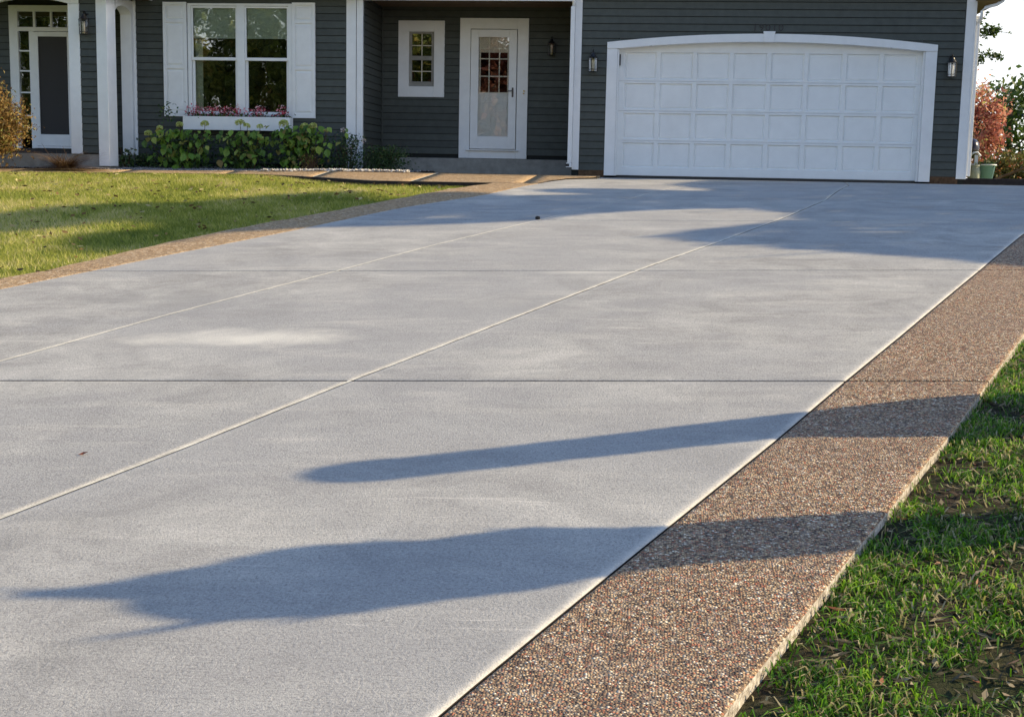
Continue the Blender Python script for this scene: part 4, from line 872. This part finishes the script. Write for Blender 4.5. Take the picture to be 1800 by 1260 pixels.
# geraniums in the window box
RP=m_leaf('pink_red_petal',[(0,(.45,.02,.05)),(.5,(.75,.10,.16)),(.8,(.85,.42,.45)),(1,(.9,.75,.72))],.6,.25)
gl=['leftmost beside the left shutter','second from the left','third from the left, tall and pale','fourth from the left, below the mullion','fifth from the left, widest and reddest','rightmost beside the right shutter']
for j,(x,s) in enumerate(((-6.93,1.1),(-6.64,1.0),(-6.40,.95),(-6.20,.95),(-5.86,1.25),(-5.42,1.0))):
    o=empty('geranium',(x,-.21,.83)); tag(o,'pink and red geranium in the window box, '+gl[j],'flower',group='geraniums in the window box')
    n=90; V,Fc,T=cards(RNG.normal(size=(n,3))*[.08*s,.04,.035]+[0,0,.045],.042,1.3); npobj('foliage',V,Fc,GREEN,col=T,parent=o)
    n=int(80*s); V,Fc,T=cards(RNG.normal(size=(n,3))*[.068*s,.035,.045]+[0,-.01,.115],.040,1.0); tag(npobj('blooms',V,Fc,RP,col=T,parent=o),kind='stuff')
    n=12; V,Fc,T=cards(RNG.normal(size=(n,3))*[.04,.02,.03]+[.02,0,.19],.032,1.0); tag(npobj('upper_blooms',V,Fc,RP,col=np.clip(T+.3,0,1),parent=o),kind='stuff')
o=empty('vine',(-5.62,-.21,.83)); tag(o,'pale green filler plant between the two right geraniums','plant',None)
V,Fc,T=cards(RNG.normal(size=(110,3))*[.11,.035,.02]+[0,0,.03],.03,1.1); npobj('foliage',V,Fc,BLUEG,col=T,parent=o)
# ------------------------------------------------------------------ grass
def blades(name,XY,hmin,hmax,wd,mat,label,zoff,lean=.5,seg=2,tone=None,leanx=-.15):
    n=len(XY); X,Y=XY[:,0],XY[:,1]; Z=zg(X,Y)+zoff+lawn_lift(X,Y)
    a=RNG.uniform(0,2*np.pi,n); h=RNG.uniform(hmin,hmax,n); ln=RNG.normal(size=(n,2))*lean*h[:,None]; ln[:,0]+=leanx*h
    dx,dy=np.cos(a)*wd*RNG.uniform(.6,1.3,n),np.sin(a)*wd*RNG.uniform(.6,1.3,n)
    t=RNG.random(n) if tone is None else tone
    if seg==1:
        V=np.stack([np.stack([X-dx,Y-dy,Z],1),np.stack([X+dx,Y+dy,Z],1),np.stack([X+ln[:,0],Y+ln[:,1],Z+h],1)],1).reshape(-1,3)
        Fc=np.arange(3*n).reshape(-1,3); tt=np.repeat(t,3)
    else:
        mx,my,mz=X+ln[:,0]*.35,Y+ln[:,1]*.35,Z+h*.6; bend=np.clip(1-.8*np.hypot(ln[:,0],ln[:,1])/h,.25,1)
        V=np.stack([np.stack([X-dx,Y-dy,Z],1),np.stack([X+dx,Y+dy,Z],1),np.stack([mx+dx*.8,my+dy*.8,mz],1),np.stack([mx-dx*.8,my-dy*.8,mz],1),np.stack([X+ln[:,0]*1.1,Y+ln[:,1]*1.1,Z+h*bend],1)],1).reshape(-1,3)
        b=5*np.arange(n)[:,None]; Fc=np.concatenate([b+[0,1,2],b+[0,2,3],b+[3,2,4]],0); tt=np.repeat(t,5)
    o=npobj(name,V,Fc,mat,col=tt); tag(o,label,'grass',kind='stuff'); return o
def vnoise(X,Y,s,seed=0):
    r=np.random.default_rng(seed); g=r.random((256,256)); x=X*s+100;y=Y*s+100; xi=np.floor(x).astype(int);yi=np.floor(y).astype(int); fx=x-xi;fy=y-yi; fx=fx*fx*(3-2*fx);fy=fy*fy*(3-2*fy)
    G=lambda a,b:g[a%256,b%256]; return (G(xi,yi)*(1-fx)+G(xi+1,yi)*fx)*(1-fy)+(G(xi,yi+1)*(1-fx)+G(xi+1,yi+1)*fx)*fy
GR1=m_leaf('lawn_blade',[(0,(.11,.16,.02)),(.35,(.27,.31,.05)),(.7,(.46,.46,.09)),(.9,(.60,.53,.17)),(1,(.70,.60,.30))],.7,.42)
GR2=m_leaf('rough_blade',[(0,(.03,.09,.004)),(.45,(.12,.29,.012)),(.72,(.36,.58,.05)),(.82,(.34,.28,.11)),(1,(.62,.54,.32))],.5,.42)
# left lawn
N=330000; X=RNG.uniform(-13,-1.3,N); Y=RNG.uniform(-14.2,-1.9,N)
fx=np.interp(X,[p[0] for p in front],[p[1] for p in front])
keep=(X<Mc(Y)-.015)&(Y<fx-.02)&(X>-1.2-(.62)*(Y+22)-1.2)
dens=vnoise(X,Y,1.5,1)*.5+vnoise(X,Y,6,2)*.5; keep&=RNG.random(N)<(.35+dens)
XY=np.stack([X,Y],1)[keep]; n=len(XY); tn=np.clip(RNG.normal(size=n)*.22+.12+.5*vnoise(XY[:,0],XY[:,1],.9,3)+.45*vnoise(XY[:,0],XY[:,1],3.1,4)+.3*(vnoise(XY[:,0],XY[:,1],9,5)-.5),0,1)
blades('lawn_grass',XY,.03,.06,.0048,GR1,'short yellowish green lawn on the left of the driveway',-.085,.6,1,tn)
# right verge
N=170000; Y=RNG.uniform(-20,-11.5,N); X=Oc(Y)+.004+RNG.random(N)**1.2*3.2
d=vnoise(X,Y,5,7)*.6+vnoise(X,Y,14,8)*.4; keep=(RNG.random(N)<np.clip((d-.33)*3.2,.07,1))
XY=np.stack([X,Y],1)[keep]; n=len(XY); dd=d[keep]
tn=np.clip(RNG.random(n)*.75,0,1); tn=np.clip(tn*.7+.5*(vnoise(XY[:,0],XY[:,1],8,11)-.35),0,.75); dry=RNG.random(n)<.26; tn[dry]=RNG.uniform(.78,1,dry.sum())
blades('verge_grass',XY,.02,.07,.0032,GR2,'rough tufted grass with bare soil on the right of the aggregate border',-.048,.75,2,tn,leanx=-.1)
# thatch straws and broad leaves lying in the verge
N=16000; Y=RNG.uniform(-20,-11.5,N); X=Oc(Y)+.02+RNG.random(N)*3.2
P=np.stack([X,Y,zg(X,Y)-.036+RNG.uniform(0,.012,N)],1); V,Fc,T=cards(P,RNG.uniform(.012,.034,N),2.2,flat=.6)
o=npobj('thatch',V,Fc,m_leaf('thatch',[(0,(.04,.035,.02)),(.6,(.16,.125,.07)),(.92,(.34,.28,.18)),(1,(.30,.08,.03))],.9,.1),col=T); tag(o,'brown thatch and leaf litter lying in the rough verge','leaf litter',kind='stuff')
# fallen leaves on the lawn
N=1100; X=RNG.uniform(-12,-1.6,N); Y=RNG.uniform(-12.5,-2.4,N); fx=np.interp(X,[p[0] for p in front],[p[1] for p in front]); k=(X<Mc(Y)-.1)&(Y<fx-.1); X,Y=X[k],Y[k]
P=np.stack([X,Y,zg(X,Y)-.03+lawn_lift(X,Y)],1); V,Fc,T=cards(P,RNG.uniform(.04,.09,len(P)),1.1,flat=.5)
o=npobj('fallen_leaves',V,Fc,m_leaf('fallen_leaf',[(0,(.05,.035,.02)),(.5,(.22,.13,.05)),(1,(.55,.48,.22))],.8,.2),col=T); tag(o,'small dry fallen leaves scattered over the lawn','leaves',kind='stuff')
# single leaf and stone on the drive
mb=MB(); mb.add([(-.022,0,.002),(0,.010,.012),(.026,.004,.016),(.004,-.010,.004),(.0,.0,.003)],[(4,0,1),(4,1,2),(4,2,3),(4,3,0)])
o=mb.build('fallen_leaf',m_simple('red_leaf',(.28,.07,.03),.7,.3,80)); o.location=(-1.636,-16.451,float(zg(-1.636,-16.451))+.001); tag(o,'small curled red leaf lying alone on the near left slab','leaf')
mb=MB().lathe(0,0,[(.0,-.004),(.03,.0),(.038,.02),(.028,.045),(.0,.052)],9); o=mb.build('dark_stone',m_simple('dark_stone',(.03,.028,.026),.8,.4,60,.6)); o.scale=(.75,.6,.7); o.location=(-.367,-7.944,float(zg(-.367,-7.944))+.002); tag(o,'small dark lump lying on the driveway at the end of the left pale joint','stone')
